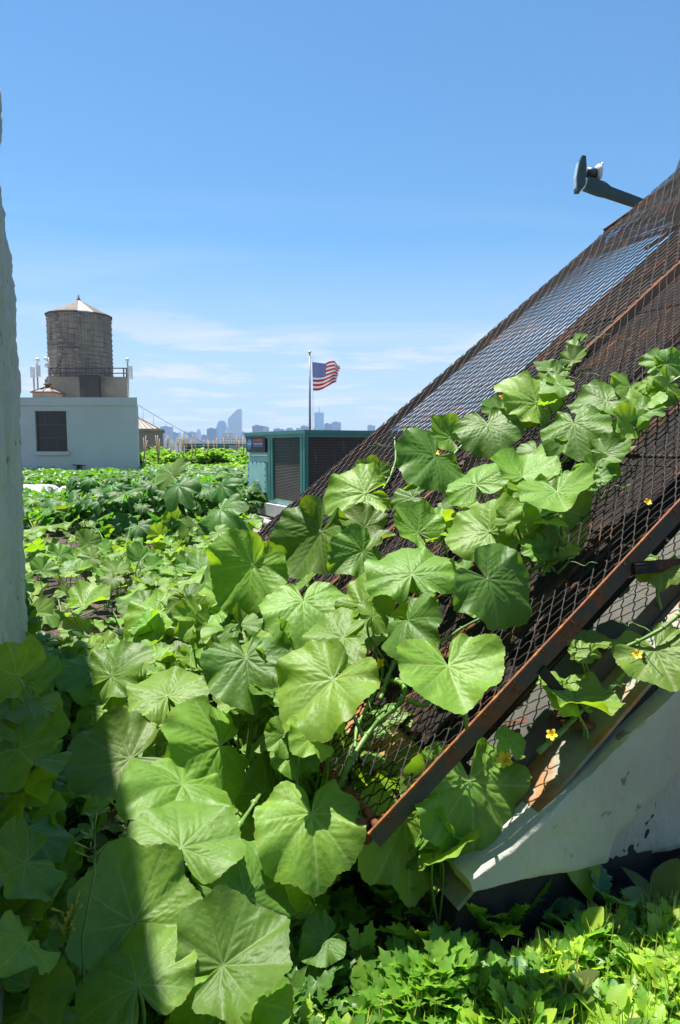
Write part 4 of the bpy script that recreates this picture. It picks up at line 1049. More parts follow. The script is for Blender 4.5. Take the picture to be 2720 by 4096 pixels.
# near rail: angle iron
b = MB(); slab(b, -.04, SMAX, B0 - .004, B0 + .0, -.040, .008); b.build('side_rail', M['rail'], guard)
b = MB(); slab(b, -.04, SMAX, B0 + .002, B0 + .035, -.040, -.035); b.mi = 0; slab(b, -.04, SMAX, B0 - .0055, B0 + .0015, .009, .015); b.build('rusty_edge', M['rust_rail'], guard)
b = MB()
for i in range(46):
    b = MB(); s = .02 + i * .12; b.tube([S(s - .008, B0 + .02, .004), S(s, B0 + .004, .013), S(s + .004, B0 - .006, .008), S(s + .006, B0 - .007, -.006)], .0024, 5); b.build('wire_hook', M['rust'], guard)
# lower bar, far rail, middle rail, cross bar
b = MB(); b.tube([S(-.012 + .006 * math.sin(i), B0 + (B1 - B0) * i / 40, .0) for i in range(41)], .0125, 8)
for i in range(60): 
    bb = B0 + .03 + i * .045; b.tube([S(-.012 + .018 * math.cos(t), bb + t * .0022, .018 * math.sin(t)) for t in [k * .7 for k in range(9)]], .0028, 5)
b.build('lower_bar', M['rust'], guard)
b = MB(); slab(b, -.04, 4.22, B1 - .012, B1 + .012, -.05, -.012); slab(b, -.04, 4.2, B1 - .035, B1 + .012, -.055, -.052); b.build('far_rail', M['rust_dark'], guard)
b = MB()
for i in range(36):
    b = MB(); s = .05 + i * .12; b.tube([S(s - .02, B1 - .03, .0), S(s, B1, -.004), S(s + .006, B1 + .016, -.012), S(s + .008, B1 + .014, -.03)], .0045, 5); b.build('wire_hook', M['wire'], guard)
b = MB(); slab(b, -.02, SMAX, 2.77, 2.81, -.045, -.012); b.build('middle_rail', M['rail'], guard)
b = MB(); b.tube([S(s_, 2.775 + .004 * math.sin(s_ * 9), -.002) for s_ in np.linspace(.0, SMAX, 50)], .009, 7); b.build('tension_bar', M['rust_rail'], guard)
b = MB(); b.tube([S(1.55 + .008 * math.sin(x * 5), x, -.012) for x in np.linspace(2.82, B1, 16)], .008, 6); b.tube([S(1.5, x, -.014) for x in np.linspace(B0, 2.77, 16)], .008, 6); b.build('cross_rod', M['rust_dark'], guard)
b = MB(); c = S(-.05, B0 + .045, -.01); b.obox(c, UV_ * .05, BV * .02, NV * .006); b.tube([c - NV * .03, c + NV * .028], .014, 8); b.lathe((c.x, c.y, c.z + .02), [(.02, 0), (.024, .008), (.012, .016), (0, .018)], 8); b.build('corner_lug', M['rust'], guard)
# brackets
def near_s(px, py, bb=B0):   # slope coordinate on the rail under a pixel
    p = onslope(px, py, 0); return (p - P0).dot(UV_)
s1 = near_s(2175, 2660)
b = MB(); b.bar(S(s1, B0 - .006, -.03), S(s1 + .02, B0 - .004, -.262), .028, .010, BV); b.bar(S(s1 + .02, B0 + .002, -.235), S(s1 - .13, B0 + .16, -.22), .02, .02, NV)
b.tube([S(s1 + .02, B0 - .03, -.235), S(s1 + .02, B0 + .02, -.235)], .013, 8); b.build('bracket', M['rust_dark'], guard)
b = MB(); c = S(s1 + .0, B0 + .0, -.262); b.lathe(c, [(0, 0), (.045, .0), (.05, .008), (.03, .014), (0, .015)], 10); b.build('flange', M['rust'], guard)
s2 = near_s(2547, 2255)
b = MB(); p = S(s2, B0 - .008, -.025); b.bar(p, p + AV * .5 + ZV * .0, .032, .03); b.obox(p + AV * .1 - BV * .018, AV * .10, BV * .002, ZV * .006); b.build('bracket', M['rust_dark'], guard)
s3 = near_s(2900, 1880); b = MB(); b.bar(S(s3, B0 - .006, -.03), S(s3 + .02, B0 - .004, -.262), .028, .010, BV); b.build('bracket', M['rust_dark'], guard)

# ------------------------------------------------------------------ floodlight arm
YL = 7.2
M['lampg'] = simple('grey_green_paint', (.045, .075, .07), (.035, .06, .055), 6, .45); M['lens'] = simple('lens', (.45, .55, .62), None, 3, .2)
fr_ = empty('floodlight', at(2760, 905, YL), 'grey green floodlight head on a slanting arm above the skylight', 'floodlight')
b = MB(); pts = [at(2342, 735, YL), at(2405, 757, YL), at(2432, 770, YL), at(2590, 826, YL), at(2900, 936, YL)]
def taper(b, pts, hs, dpt):
    for i in range(len(pts) - 1):
        a, c_ = pts[i], pts[i + 1]; dirn = (c_ - a).normalized(); up = V((0, 1, 0)).cross(dirn); up = up if up.z > 0 else -up; yv = V((0, 1, 0))
        q = []
        for (p, h) in ((a, hs[i]), (c_, hs[i + 1])): q.append([p - yv * dpt - up * h, p + yv * dpt - up * h, p + yv * dpt + up * h, p - yv * dpt + up * h])
        b.hexa(q[0] + q[1])
taper(b, pts, [.058, .062, .044, .036, .036], .045); b.build('arm', M['lampg'], fr_)
b = MB(); poly = [(2328, 621), (2344, 622), (2347, 660), (2342, 737), (2328, 757), (2309, 757), (2309, 706), (2322, 640)]
q = [at(x, y, YL - .16) for x, y in poly]; q2 = [p + V((.01, .13, 0)) for p in q]; n = len(q); b.add(q + q2, [tuple(range(n))[::-1], tuple(range(n, 2 * n))] + [(i, (i + 1) % n, n + (i + 1) % n, n + i) for i in range(n)]); hd_ = b.build('head', M['lampg'], fr_)
b = MB(); q = [at(x, y, YL - .13) for x, y in [(2320, 642), (2308, 706), (2308, 750), (2305, 748), (2305, 705), (2316, 644)]]; q2 = [p + V((0, .09, 0)) for p in q]; n = 6; b.add(q + q2, [tuple(range(n))[::-1], tuple(range(n, 2 * n))] + [(i, (i + 1) % n, n + (i + 1) % n, n + i) for i in range(n)]); b.build('lens', M['lens'], hd_)
b = MB(); a, c_ = at(2345, 690, YL), at(2388, 692, YL); b.tube([a, c_], .05, 14); b.build('sensor_neck', M['lampg'], fr_)
b = MB(); a, c_ = at(2384, 690, YL), at(2402, 688, YL); b.tube([a, (a + c_) / 2, c_], [.065, .078, .07], 16); b.tube([c_ + ZV * .05, c_ + V((.02, 0, .09))], .012, 6); b.build('photocell', M['ant'], fr_)
pp_ = at(2900, 936, YL); b = MB(); b.tube([(pp_.x, pp_.y, 0), (pp_.x, pp_.y, pp_.z + .3)], .06, 12); b.build('post', M['lampg'], fr_)
# grey metal hood whose corner shows at the top right
b = MB(); q = [at(2672, 770, 9), at(2722, 625, 9), at(2900, 560, 9), at(3200, 900, 9)]; q2 = [p + V((.5, 1.2, 0)) for p in q]
b.hexa([q[0], q[3], q2[3], q2[0], q[1], q[2], q2[2], q2[1]]); 
bb_ = MB(); 
o = b.build('metal_hood', simple('hood_grey', (.36, .40, .42), (.30, .34, .36), 2, .5)); tag(o, 'grey sheet metal hood, only its corner visible at top right', 'duct hood')
b = MB(); b.box(q[0].x + .3, q[0].x + .5, 9.2, 9.4, 0, q[0].z - .2); b.build('post', M['lampg'], o)

# ------------------------------------------------------------------ plants: hand placed leaves
PL = {}
def plant(key, px, py, label, where='g', group=None, cat='melon plant'):
    loc = onz(px, py, 0.0) if where == 'g' else onslope(px, py, 0)
    PL[key] = (Plant('melon_plant', loc, label, group, cat), px, py); return PL[key][0]
G1, G2, G3 = 'melon plants on the mesh guard', 'melon plants in the near bed', 'squash plants in the field'
plant('m1', 1640, 2500, 'broad leaved melon vine spreading over the lower left of the mesh', 'm', G1)
plant('m2', 1500, 1990, 'melon vine climbing along the far side of the mesh towards the unit', 'm', G1)
plant('m3', 2000, 1900, 'melon vine with the highest shoot reaching the middle rail of the mesh', 'm', G1)
plant('m4', 2400, 1750, 'melon vine running off the right edge across the mesh', 'm', G1)
plant('m5', 2050, 2300, 'melon vine with one large round leaf near the bare right part of the mesh', 'm', G1)
plant('u1', 1780, 3250, 'shaded melon plant hanging under the lower end of the angle iron rail', 'm', G1)
plant('u2', 2480, 2700, 'melon vine under the mesh guard striped by its shadow', 'm', G1)
plant('g1', 1150, 3480, 'melon plant with the largest sunlit leaf beside the mesh corner', 'g', G2)
plant('g2', 620, 3600, 'melon plant whose leaves lie half in the pillar shadow at bottom', 'g', G2)
plant('g3', 950, 4080, 'melon plant at the bottom edge centre next to the salad greens', 'g', G2)
plant('g4', 420, 3100, 'melon plant at the edge of the pillar shadow, centre left', 'g', G2)
plant('g5', 760, 2950, 'melon plant with crumpled silvery leaf left of the mesh foot', 'g', G2)
plant('g6', 100, 3100, 'dark shaded melon plant at the left edge, middle of the shadow', 'g', G2)
plant('g7', 80, 3750, 'dark shaded melon plant in the bottom left corner', 'g', G2)
plant('g8', 150, 2800, 'shaded melon plant growing at the foot of the stucco pillar', 'g', G2)
plant('h1', 640, 2560, 'melon plant beside the bare soil patch', 'g', G3)
plant('h2', 250, 2480, 'small melon plant between pillar and bare soil', 'g', G3)
plant('h3', 560, 2260, 'melon plant with cupped leaf behind the bare soil patch', 'g', G3)
plant('h4', 200, 2250, 'melon plant by the pillar behind the bare soil', 'g', G3)
plant('h5', 850, 2200, 'melon plant near the foot of the teal unit', 'g', G3)
plant('h6', 880, 2420, 'melon plant filling the ground left of the mesh foot', 'g', G3)
plant('h7', 430, 2140, 'spreading melon plant in front of the dark bush squash', 'g', G3)

# (plant, mode, J, T, W [, offset])
HL = '''
g1 g 1245 3255 1262 3478 425;g5 g 880 2985 705 3055 410;g2 g 725 3392 715 3165 450;g3 g 892 3863 1110 3690 430
g3 g 925 3985 890 4290 400;g2 g 540 3690 470 3410 470;g2 g 550 3945 490 3715 450;g1 g 985 3585 975 3315 340
g1 g 1130 3520 1230 3440 170;g2 g 730 3138 690 3196 440;g4 g 522 3032 300 3110 340;g4 g 440 2860 290 2880 200
g4 g 545 3050 600 2935 110;g5 g 670 2782 625 2668 330;g5 g 445 2702 560 2585 200;g4 g 365 2685 325 2780 240
g4 g 445 2800 310 2790 170;g5 g 500 2862 650 2845 120;m1 m 985 2632 1010 2822 350 .3;g5 g 795 2625 765 2685 170
m1 m 1330 2712 1188 2932 340 .25;m1 m 1372 2550 1190 2600 250 .2;m1 m 1213 2408 1225 2542 335 .25;m1 m 1008 2258 865 2402 340 .3
m2 m 1280 2125 1195 2305 270 .25;m1 m 1450 2205 1330 2255 240 .2;m1 m 1450 2420 1455 2262 215 .2;m1 m 1490 2468 1540 2440 160 .22
m1 m 1632 2482 1690 2545 270 .22;m1 m 1647 2302 1622 2145 350 .22;m5 m 1952 2315 2115 2440 340 .18;m1 m 1792 2662 1842 2850 390 .22
m5 m 1957 2125 1850 2030 300 .18;m5 m 2067 2095 2060 2005 165 .16;m5 m 2180 2030 2330 2170 300 .1;m4 m 2227 1965 2265 2068 270 .17
m4 m 2297 1695 2315 1812 275 .16;m3 m 2150 1610 2020 1510 180 .1;m3 m 1952 1695 1982 1795 250 .16;m3 m 1802 1750 1740 1675 150 .12
m3 m 1907 1942 1875 1840 240 .18;m2 m 1742 1825 1680 1880 330 .14;m3 m 2092 1907 2105 1832 270 .16;m3 m 2137 1827 2110 1765 245 .12
m2 m 1502 1902 1435 1850 135 .1;m2 m 1462 1970 1300 2010 230 .15;m2 m 1672 2130 1610 2015 200 .18;m4 m 2427 1602 2290 1625 150 .12
m4 m 2522 1545 2500 1598 170 .1;m3 m 2232 1472 2150 1440 75 .06;m3 m 2242 1542 2150 1520 95 .08;m3 m 2290 1442 2325 1388 85 .06
m3 m 2302 1385 2335 1340 48 .05;m4 m 2657 1452 2575 1425 130 .1;m4 m 2665 1455 2745 1440 130 .1;m4 m 2530 1702 2470 1630 125 .07
m4 m 2560 1662 2640 1605 115 .07;m4 m 2420 1812 2515 1790 140 .08;m4 m 2370 1915 2325 1845 185 .06;m3 m 2000 1642 1930 1602 105 .08
m2 m 1650 1990 1560 2000 120 .1;m2 m 1662 1778 1615 1745 75 .05;m2 m 1460 2110 1380 2030 160 .18;m2 m 1455 2205 1540 2112 120 .15
m1 m 1385 2550 1430 2430 140 .18;m5 m 2160 2200 2100 2145 120 .08;m5 m 2272 2222 2312 2190 62 .05;u1 u 1882 3125 1912 3420 330 -.13
u1 u 1610 3270 1640 3550 320 -.12;u1 u 2040 2990 2040 2905 120 -.16;u2 u 2622 2595 2690 2760 330 -.18;u2 u 2330 2572 2435 2512 100 -.15
u2 u 2320 2605 2392 2595 100 -.12;u2 u 2290 2792 2215 2665 140 -.16;u2 u 2300 2800 2462 2850 110 -.16;u2 u 2645 2255 2640 2315 200 -.1
g6 g 185 3170 55 3225 265;g6 g 100 2890 30 3025 200;g6 g 245 2852 150 2762 110;g8 g 60 2785 135 2802 125
g8 g 130 2722 120 2630 200;g6 g 170 3490 120 3310 220;g7 g 100 3600 20 3530 200;g6 g 200 3490 300 3395 150
g2 g 400 3400 420 3195 230;g7 g 180 3780 60 3850 230;g7 g 150 3700 195 3610 120;g7 g 105 3690 -5 3640 160
g5 g 1060 3182 980 3200 120;g1 g 1060 3172 1150 3012 250;g1 g 1370 3105 1240 3050 130;m1 m 1105 3000 1170 2940 95 .05
g1 g 1180 3400 1215 3560 140;h1 g 635 2450 512 2555 195;h1 g 590 2440 490 2370 120;h1 g 720 2490 835 2385 120
h6 g 690 2400 800 2340 120;h6 g 800 2280 890 2230 120;h1 g 470 2520 395 2580 110;h2 g 340 2530 255 2480 115
h2 g 180 2450 260 2500 110;h2 g 330 2420 440 2372 110;h2 g 325 2420 270 2398 90;h3 g 560 2242 605 2185 155
h4 g 170 2280 195 2235 105;h3 g 370 2232 305 2242 100;h4 g 280 2282 315 2248 90;h4 g 240 2222 295 2190 115
h4 g 180 2108 178 2080 150;h3 g 350 2172 405 2150 115;h5 g 640 2142 588 2152 100;h5 g 720 2150 755 2172 90
h5 g 770 2112 805 2090 115;h5 g 700 2082 648 2092 105;h5 g 870 2130 905 2152 90;h3 g 420 2202 388 2182 85
h6 g 900 2480 845 2560 130;h6 g 940 2420 1010 2380 120;h6 g 860 2350 800 2400 110;g5 g 1000 2950 960 2860 170
g6 g 30 2700 -20 2640 130;g6 g 40 2950 -40 2890 170;g6 g 20 3120 70 3060 150;g6 g 60 3400 -30 3350 200;g6 g 330 3250 260 3180 170
g7 g 260 3560 200 3480 180;g7 g 40 3990 -40 3910 230;g7 g 230 4020 170 3930 220;g7 g 330 3900 270 3980 170;g2 g 380 3560 330 3640 160;g6 g 230 3060 180 2990 140
g8 g 190 2860 150 2800 110;g8 g 210 2760 180 2700 100;g8 g 60 2860 110 2900 110;g5 g 860 2690 840 2600 150;g4 g 330 2960 270 2900 120;g8 g 280 2620 230 2560 110
'''.replace('\n', ';')
for row in HL.split(';'):
    f_ = row.split()
    if not f_: continue
    key, mode = f_[0], f_[1]; jx, jy, tx, ty, W = map(float, f_[2:7]); off = float(f_[7]) if len(f_) > 7 else 0
    plt = PL[key][0]; fr, spx = frame_leaf(jx, jy, tx, ty, W)
    if mode == 'g':
        d = ray(jx, jy); yy = (0.36 - E) / d.z; 
        t = yy; t = min(max(t, .20 * F / W), .34 * F / W)
        # keep far leaves near their canopy height
        if t < yy * .8: t = max(t, min(yy, .40 * F / W))
    else:
        t = slope_t(jx, jy, off); t = min(t, .36 * F / W)
    pos = pt(jx, jy, t); size = spx * t / F
    if mode == 'g':
        hx_ = V((plt.loc.x - pos.x, plt.loc.y - pos.y, 0)); hx_ = hx_ * min(.5, .16 / max(hx_.length, .01)) if hx_.length > 0 else hx_
        base = V((pos.x, pos.y, max(0.0, pos.z - .5))) + hx_
    else:
        dist = (pos - P0).dot(NV)
        base = pos - NV * (dist - (.015 if mode == 'm' else -.25)) - UV_ * .05 + BV * random.uniform(-.05, .05)
        if (base - pos).length > .55: base = pos + (base - pos).normalized() * .55
    small = W < 100
    plt.leaf(pos, fr, size, base, r=.0045 if W > 150 else .003, me=random.choice(LS) if small else None)

# ---- filler leaves between and below them
def rnd_frame(tilt=.5, lean=V((0, 0, 0))):
    n = (V((random.gauss(0, tilt), random.gauss(0, tilt), 1)) + lean).normalized(); a = random.random() * 6.283
    y = V((math.cos(a), math.sin(a), 0)); y = (y - n * y.dot(n)).normalized(); return (y.cross(n), y, n)
def inpoly(x, y, P_):
    c = False; j = len(P_) - 1
    for i in range(len(P_)):
        if (P_[i][1] > y) != (P_[j][1] > y) and x < (P_[j][0] - P_[i][0]) * (y - P_[i][1]) / (P_[j][1] - P_[i][1]) + P_[i][0]: c = not c
        j = i
    return c
SOIL = [(130, 2270), (330, 2290), (520, 2360), (560, 2480), (520, 2570), (300, 2570), (180, 2530)]
def xlim(py): return float(np.interp(py, [2050, 2200, 2700, 2900, 3400, 3700, 4200], [940, 900, 1000, 1120, 1350, 1330, 1180]))
gkeys = [k for k in PL if k[0] in 'gh']
def nearest(x, y, keys): return PL[min(keys, key=lambda k: (PL[k][0].loc.x - x) ** 2 + (PL[k][0].loc.y - y) ** 2)][0]
cnt = 0; tries = 0
while cnt < 780 and tries < 30000:
    tries += 1
    y = 1.0 + 6.8 * random.random() ** 1.15; x = random.uniform(-.62 * y - .3, .25)
    ht = random.uniform(.05, .20) if y < 3.0 else random.uniform(.10, .34)
    px, py = proj(V((x, y, ht)))
    if px > xlim(py) or px < -150 or py > 4400 or py < 2040: continue
    if inpoly(px, py, SOIL) and random.random() < .93: continue
    plt = nearest(x, y, gkeys)
    if plt.n > 96: continue
    if y < 2.8 and random.random() < .45: continue
    s = random.uniform(.05, .095) if y < 3.0 else random.uniform(.07, .135)
    base = V((x + random.uniform(-.08, .08), y + random.uniform(-.08, .08), 0))
    pos = V((x, y, ht)); plt.leaf(pos, rnd_frame(.38, V((-.1, -.25, 0))), s, base, r=.0032, me=random.choice(LS + LV[:4])); cnt += 1
MESHP = [(1010, 2280), (1260, 2040), (1500, 1900), (1700, 1780), (2000, 1660), (2180, 1580), (2330, 1760), (2240, 2120), (1950, 2290), (1850, 2420), (1700, 2480), (1500, 2700), (1230, 2680), (1040, 2560)]
mk = [k for k in PL if k[0] == 'm']; cnt = 0
while cnt < 62:
    px, py = random.uniform(1000, 2340), random.uniform(1570, 2900)
    if not inpoly(px, py, MESHP): continue
    o_ = random.uniform(.04, .13); pos = onslope(px, py, o_); t = (pos - V((0, 0, E))).length
    plt = PL[min(mk, key=lambda k: (PL[k][1] - px) ** 2 + (PL[k][2] - py) ** 2)][0]
    s = random.uniform(.05, .10)
    if t > 3.3: s *= 1.2
    plt.leaf(pos, rnd_frame(.45, V((-.25, -.3, 0))), s, pos - NV * (o_ - .01) - UV_ * .03, r=.003, me=random.choice(LS)); cnt += 1
# leaves massed over the foot of the mesh, and against the left wall
cnt = 0
FOOT = [(640, 2320), (1020, 2230), (1260, 2500), (1330, 2880), (1190, 3020), (1000, 2860), (820, 2560)]
while cnt < 85:
    px, py = random.uniform(640, 1330), random.uniform(2230, 3020)
    if not inpoly(px, py, FOOT): continue
    o_ = random.uniform(.06, .22); pos = onslope(px, py, o_); t = (pos - V((0, 0, E))).length; s = random.uniform(.035, .05) * t
    plt = nearest(pos.x, pos.y, gkeys) if PL['m1'][0].n > 90 or px < 1000 else PL['m1'][0]
    fr, sp_x = frame_leaf(px, py, px + random.uniform(-60, 60), py + random.uniform(-30, 60), random.uniform(100, 160))
    plt.leaf(pos, fr, s, V((pos.x, pos.y, max(0, pos.z - .35))), r=.0035, me=random.choice(LV)); cnt += 1
cnt = 0
while cnt < 52:
    px, py = random.uniform(-40, 150), random.uniform(2620, 4150)
    bq = random.uniform(1.5, 3.4); pos = AV * random.uniform(-.075, .0) + BV * bq; pos.z = 0
    d = ray(px, py); 
    t = (-.06) / d.dot(AV) if abs(d.dot(AV)) > 1e-4 else 0
    if t < 1.2 or t > 4.1: continue
    pos = pt(px, py, t * random.uniform(.93, .99)); 
    if pos.z < .05: continue
    fr, sp_x = frame_leaf(px, py, px + random.uniform(-70, 70), py + random.uniform(-70, 50), 230)
    nearest(pos.x, pos.y, ['g6', 'g7', 'g8']).leaf(pos, fr, random.uniform(.075, .115), pos + V((-.02, .06, -.07)), r=.003, me=random.choice(LV)); cnt += 1
M4P = [(2150, 2080, 'm4'), (2230, 1960, 'm4'), (2330, 1930, 'm4'), (2400, 1860, 'm4'), (2470, 1770, 'm4'), (2330, 1770, 'm4'), (2420, 1700, 'm4'), (2520, 1640, 'm4'), (2600, 1580, 'm4'), (2680, 1520, 'm4'), (2640, 1560, 'm4'), (2130, 1660, 'm3'), (2200, 1560, 'm3'), (1900, 2420, 'm5'), (2080, 2300, 'm5'), (2180, 2240, 'm5'), (2240, 1520, 'm3')]
for (px, py, key) in M4P:
    for q in range(2):
        x_, y_ = px + random.uniform(-35, 35), py + random.uniform(-35, 35); o_ = random.uniform(.04, .10); pos = onslope(x_, y_, o_)
        fr, sp_x = frame_leaf(x_, y_, x_ + random.uniform(-60, 60), y_ + random.uniform(-50, 50), random.uniform(60, 125)); t = (pos - V((0, 0, E))).length
        PL[key][0].leaf(pos, fr, sp_x * t / F, pos - NV * (o_ - .01), r=.003, me=random.choice(LS + LV[:6]))
# plants under the lower mesh, seen through it
for i in range(46):
    px, py = random.uniform(1150, 1800), random.uniform(2850, 3450)
    pos = onslope(px, py, random.uniform(-.42, -.12))
    if pos.z < .03: pos.z = .05
    PL['u1'][0].leaf(pos, rnd_frame(.5), random.uniform(.06, .12), V((pos.x, pos.y, 0)), r=.003, me=random.choice(LS))

# ---- vines, tendrils, flowers
def vine(key, pts, off=.02, r=.006, mode='m', name='stem'):
    P_ = []
    for p in pts:
        o_ = p[2] if len(p) > 2 else off
        P_.append(onslope(p[0], p[1], o_) if mode == 'm' else onz(p[0], p[1], o_))
    Q = []
    for i in range(len(P_) - 1):
        a = P_[max(i - 1, 0)]; b0, b1 = P_[i], P_[i + 1]; c_ = P_[min(i + 2, len(P_) - 1)]
        for k in range(8):
            t = k / 8; Q.append(.5 * ((2 * b0) + (b1 - a) * t + (2 * a - 5 * b0 + 4 * b1 - c_) * t * t + (3 * b0 - a - 3 * b1 + c_) * t ** 3))
    Q.append(P_[-1]); b = MB(); n = len(Q)
    b.tube(Q, [r * (1.0 + .18 * math.sin(i * 1.1)) * (1 - .35 * i / n) for i in range(n)], 7)
    for i in range(4, n - 2, 5):   # nodes
        b.tube([Q[i] - (Q[i + 1] - Q[i]) * .4, Q[i], Q[i] + (Q[i + 1] - Q[i]) * .4], [r * .6, r * 1.5, r * .6], 7)
    PL[key][0].part(name, b, M['stalk'])
vine('m1', [(1365, 3145, .02), (1400, 3050, .06), (1492, 2910, .05), (1570, 2840, .06), (1617, 2780, .05), (1608, 2735, .05), (1560, 2722, .04), (1470, 2720, .03), (1440, 2690, .02)], r=.0085)
vine('m1', [(1520, 2800, .04), (1552, 2710, .05), (1585, 2630, .06), (1600, 2560, .05), (1650, 2480, .04)], r=.0075)
vine('m1', [(1420, 3010, .04), (1432, 2900, .05), (1500, 2770, .04), (1530, 2680, .03), (1480, 2590, .02), (1430, 2560, .02)], r=.006)
vine('m1', [(1630, 2800, .05), (1700, 2820, .04), (1740, 2770, .03), (1760, 2700, .02)], r=.0075)
vine('m5', [(1640, 2620, .02), (1782, 2555, .03), (1870, 2500, .03), (2002, 2440, .02)], r=.0055)
vine('m5', [(1800, 2420, .02), (1900, 2370, .03), (2040, 2310, .03), (2152, 2270, .04), (2230, 2240, .05), (2292, 2222, .06)], r=.006)
vine('m3', [(1640, 1990, .03), (1760, 1880, .03), (1860, 1770, .04), (1960, 1680, .05), (2012, 1630, .05)], r=.008)
vine('m3', [(1990, 1780, .03), (2092, 1690, .04), (2162, 1600, .04), (2222, 1510, .05), (2282, 1440, .05), (2308, 1380, .06), (2322, 1345, .08)], r=.0075)
vine('m4', [(1960, 2120, .02), (2102, 2000, .03), (2190, 1915, .03), (2272, 1830, .03), (2372, 1740, .04), (2462, 1680, .04), (2560, 1630, .05)], r=.0085)
vine('m4', [(2250, 2090, .02), (2340, 1950, .03), (2412, 1870, .03), (2482, 1760, .03), (2552, 1670, .04), (2592, 1590, .05), (2720, 1510, .05), (2900, 1400, .05)], r=.009)
vine('m2', [(1420, 2060, .03), (1530, 1960, .03), (1580, 1850, .04), (1580, 1780, .06), (1578, 1750, .08)], r=.007)
vine('m2', [(1600, 2060, .03), (1680, 1960, .03), (1760, 1900, .04), (1830, 1850, .04)], r=.006)
vine('u2', [(2150, 3010, -.2), (2252, 2920, -.2), (2330, 2840, -.2), (2432, 2760, -.2), (2490, 2700, -.19), (2552, 2630, -.17), (2572, 2610, -.15)], r=.008)
vine('u2', [(2480, 2600, -.15), (2640, 2520, -.15), (2740, 2440, -.15), (2900, 2330, -.15)], r=.006)
vine('h1', [(300, 2480, .05), (420, 2500, .03), (560, 2560, .05), (700, 2600, .1)], mode='g', r=.008)
vine('h2', [(180, 2350, .05), (320, 2330, .04), (440, 2360, .05), (560, 2420, .06)], mode='g', r=.007)
vine('h2', [(230, 2380, .05), (270, 2470, .04), (420, 2420, .05), (540, 2330, .08)], mode='g', r=.006)
vine('h1', [(520, 2600, .03), (470, 2480, .05), (420, 2380, .12), (400, 2290, .2)], mode='g', r=.006)
vine('g5', [(960, 2990, .12), (860, 2780, .16), (760, 2700, .16), (640, 2640, .12)], mode='g', r=.008)
vine('g3', [(760, 4090, .05), (745, 3760, .15), (850, 3480, .22), (960, 3300, .24), (1040, 3180, .24)], mode='g', r=.009)
vine('h3', [(420, 2200, .1), (470, 2250, .2), (500, 2190, .3), (520, 2110, .42)], mode='g', r=.006)
vine('h7', [(330, 2080, .2), (390, 2120, .3), (420, 2170, .3), (460, 2200, .2)], mode='g', r=.006)
vine('g8', [(120, 2650, .1), (140, 2540, .2), (120, 2440, .35), (100, 2360, .5)], mode='g', r=.007)
for (jx, jy, tx, ty, W) in ((100, 2360, 60, 2330, 60), (85, 2450, 60, 2400, 70), (110, 2480, 130, 2430, 60), (140, 2600, 170, 2570, 70), (60, 2340, 20, 2320, 40)):
    fr, spx = frame_leaf(jx, jy, tx, ty, W); t = 3.9; pos = pt(jx, jy, t); PL['g8'][0].leaf(pos, fr, spx * t / F, pos + V((.03, .02, -.08)), r=.003, me=random.choice(LS))
def tendril(key, pts, curl=0, mode='m', r=.0013):
    P_ = [onslope(*p) if mode == 'm' else onz(*p) for p in pts]
    Q = []
    for i in range(len(P_) - 1):
        for k in range(6): Q.append(P_[i].lerp(P_[i + 1], k / 6) + NV * .006 * math.sin((i * 6 + k) * .9))
    e = P_[-1]
    for k in range(curl):
        a = k * .55; rr = .013 * (1 - k / curl * .6); Q.append(e + (UV_ * math.cos(a) + NV * math.sin(a)) * rr - UV_ * .013 + BV * .0012 * k)
    b = MB(); b.tube(Q, r, 5); PL[key][0].part('tendril', b, M['stalk'])
tendril('m3', [(2310, 1380, .07), (2350, 1350, .09), (2400, 1345, .1), (2455, 1338, .09)])
tendril('m3', [(2250, 1505, .06), (2310, 1510, .05), (2340, 1488, .05), (2405, 1505, .04)], 8)
tendril('m4', [(2345, 1980, .05), (2410, 1985, .05), (2440, 1950, .05), (2480, 1945, .05), (2530, 1945, .04)], 14)
tendril('m4', [(2600, 1620, .05), (2630, 1600, .05)], 18)
tendril('m5', [(2280, 2250, .05), (2340, 2258, .05), (2400, 2250, .05)])
tendril('m5', [(1840, 2410, .04), (1760, 2370, .05), (1700, 2352, .06)], 16)
tendril('m2', [(1570, 1775, .07), (1530, 1780, .08), (1485, 1772, .08)])
tendril('m1', [(1490, 2845, .06), (1470, 2800, .08), (1480, 2760, .09)], 20)
tendril('u2', [(2470, 2480, -.05), (2510, 2500, -.08), (2540, 2490, -.1), (2620, 2540, -.1)], 0)
tendril('u2', [(2545, 2680, -.1), (2510, 2740, -.12), (2480, 2745, -.12)], 16)
for key, px, py, o_, r_ in (('m3', 2005, 1598, .07, .021), ('m2', 1662, 1785, .05, .018), ('m2', 1740, 1810, .06, .022), ('m4', 2528, 1600, .06, .026), ('m4', 2400, 1695, .07, .014), ('m4', 2255, 1785, .06, .018), ('m5', 1905, 2385, .05, .022),
                         ('m5', 1890, 2370, .03, .018), ('m1', 1500, 2662, .05, .018), ('m1', 1522, 2655, .06, .017), ('m1', 1472, 2695, .05, .012), ('u1', 2020, 3040, -.14, .022), ('m4', 2180, 2035, .03, .02), ('m5', 2140, 2235, .05, .013), ('u2', 2548, 2620, -.1, .013), ('u2', 2208, 2940, -.14, .015), ('m4', 2590, 2010, .01, .012)):
    flower(PL[key][0], onslope(px, py, o_), r_)
for key, px, py, z, r_ in (('g5', 900, 2765, .33, .017), ('g3', 725, 3975, .2, .018), ('g1', 890, 3300, .25, .015), ('g1', 1480, 3285, .3, .014), ('g3', 1335, 3450, .15, .012)):
    flower(PL[key][0], onz(px, py, z), r_)

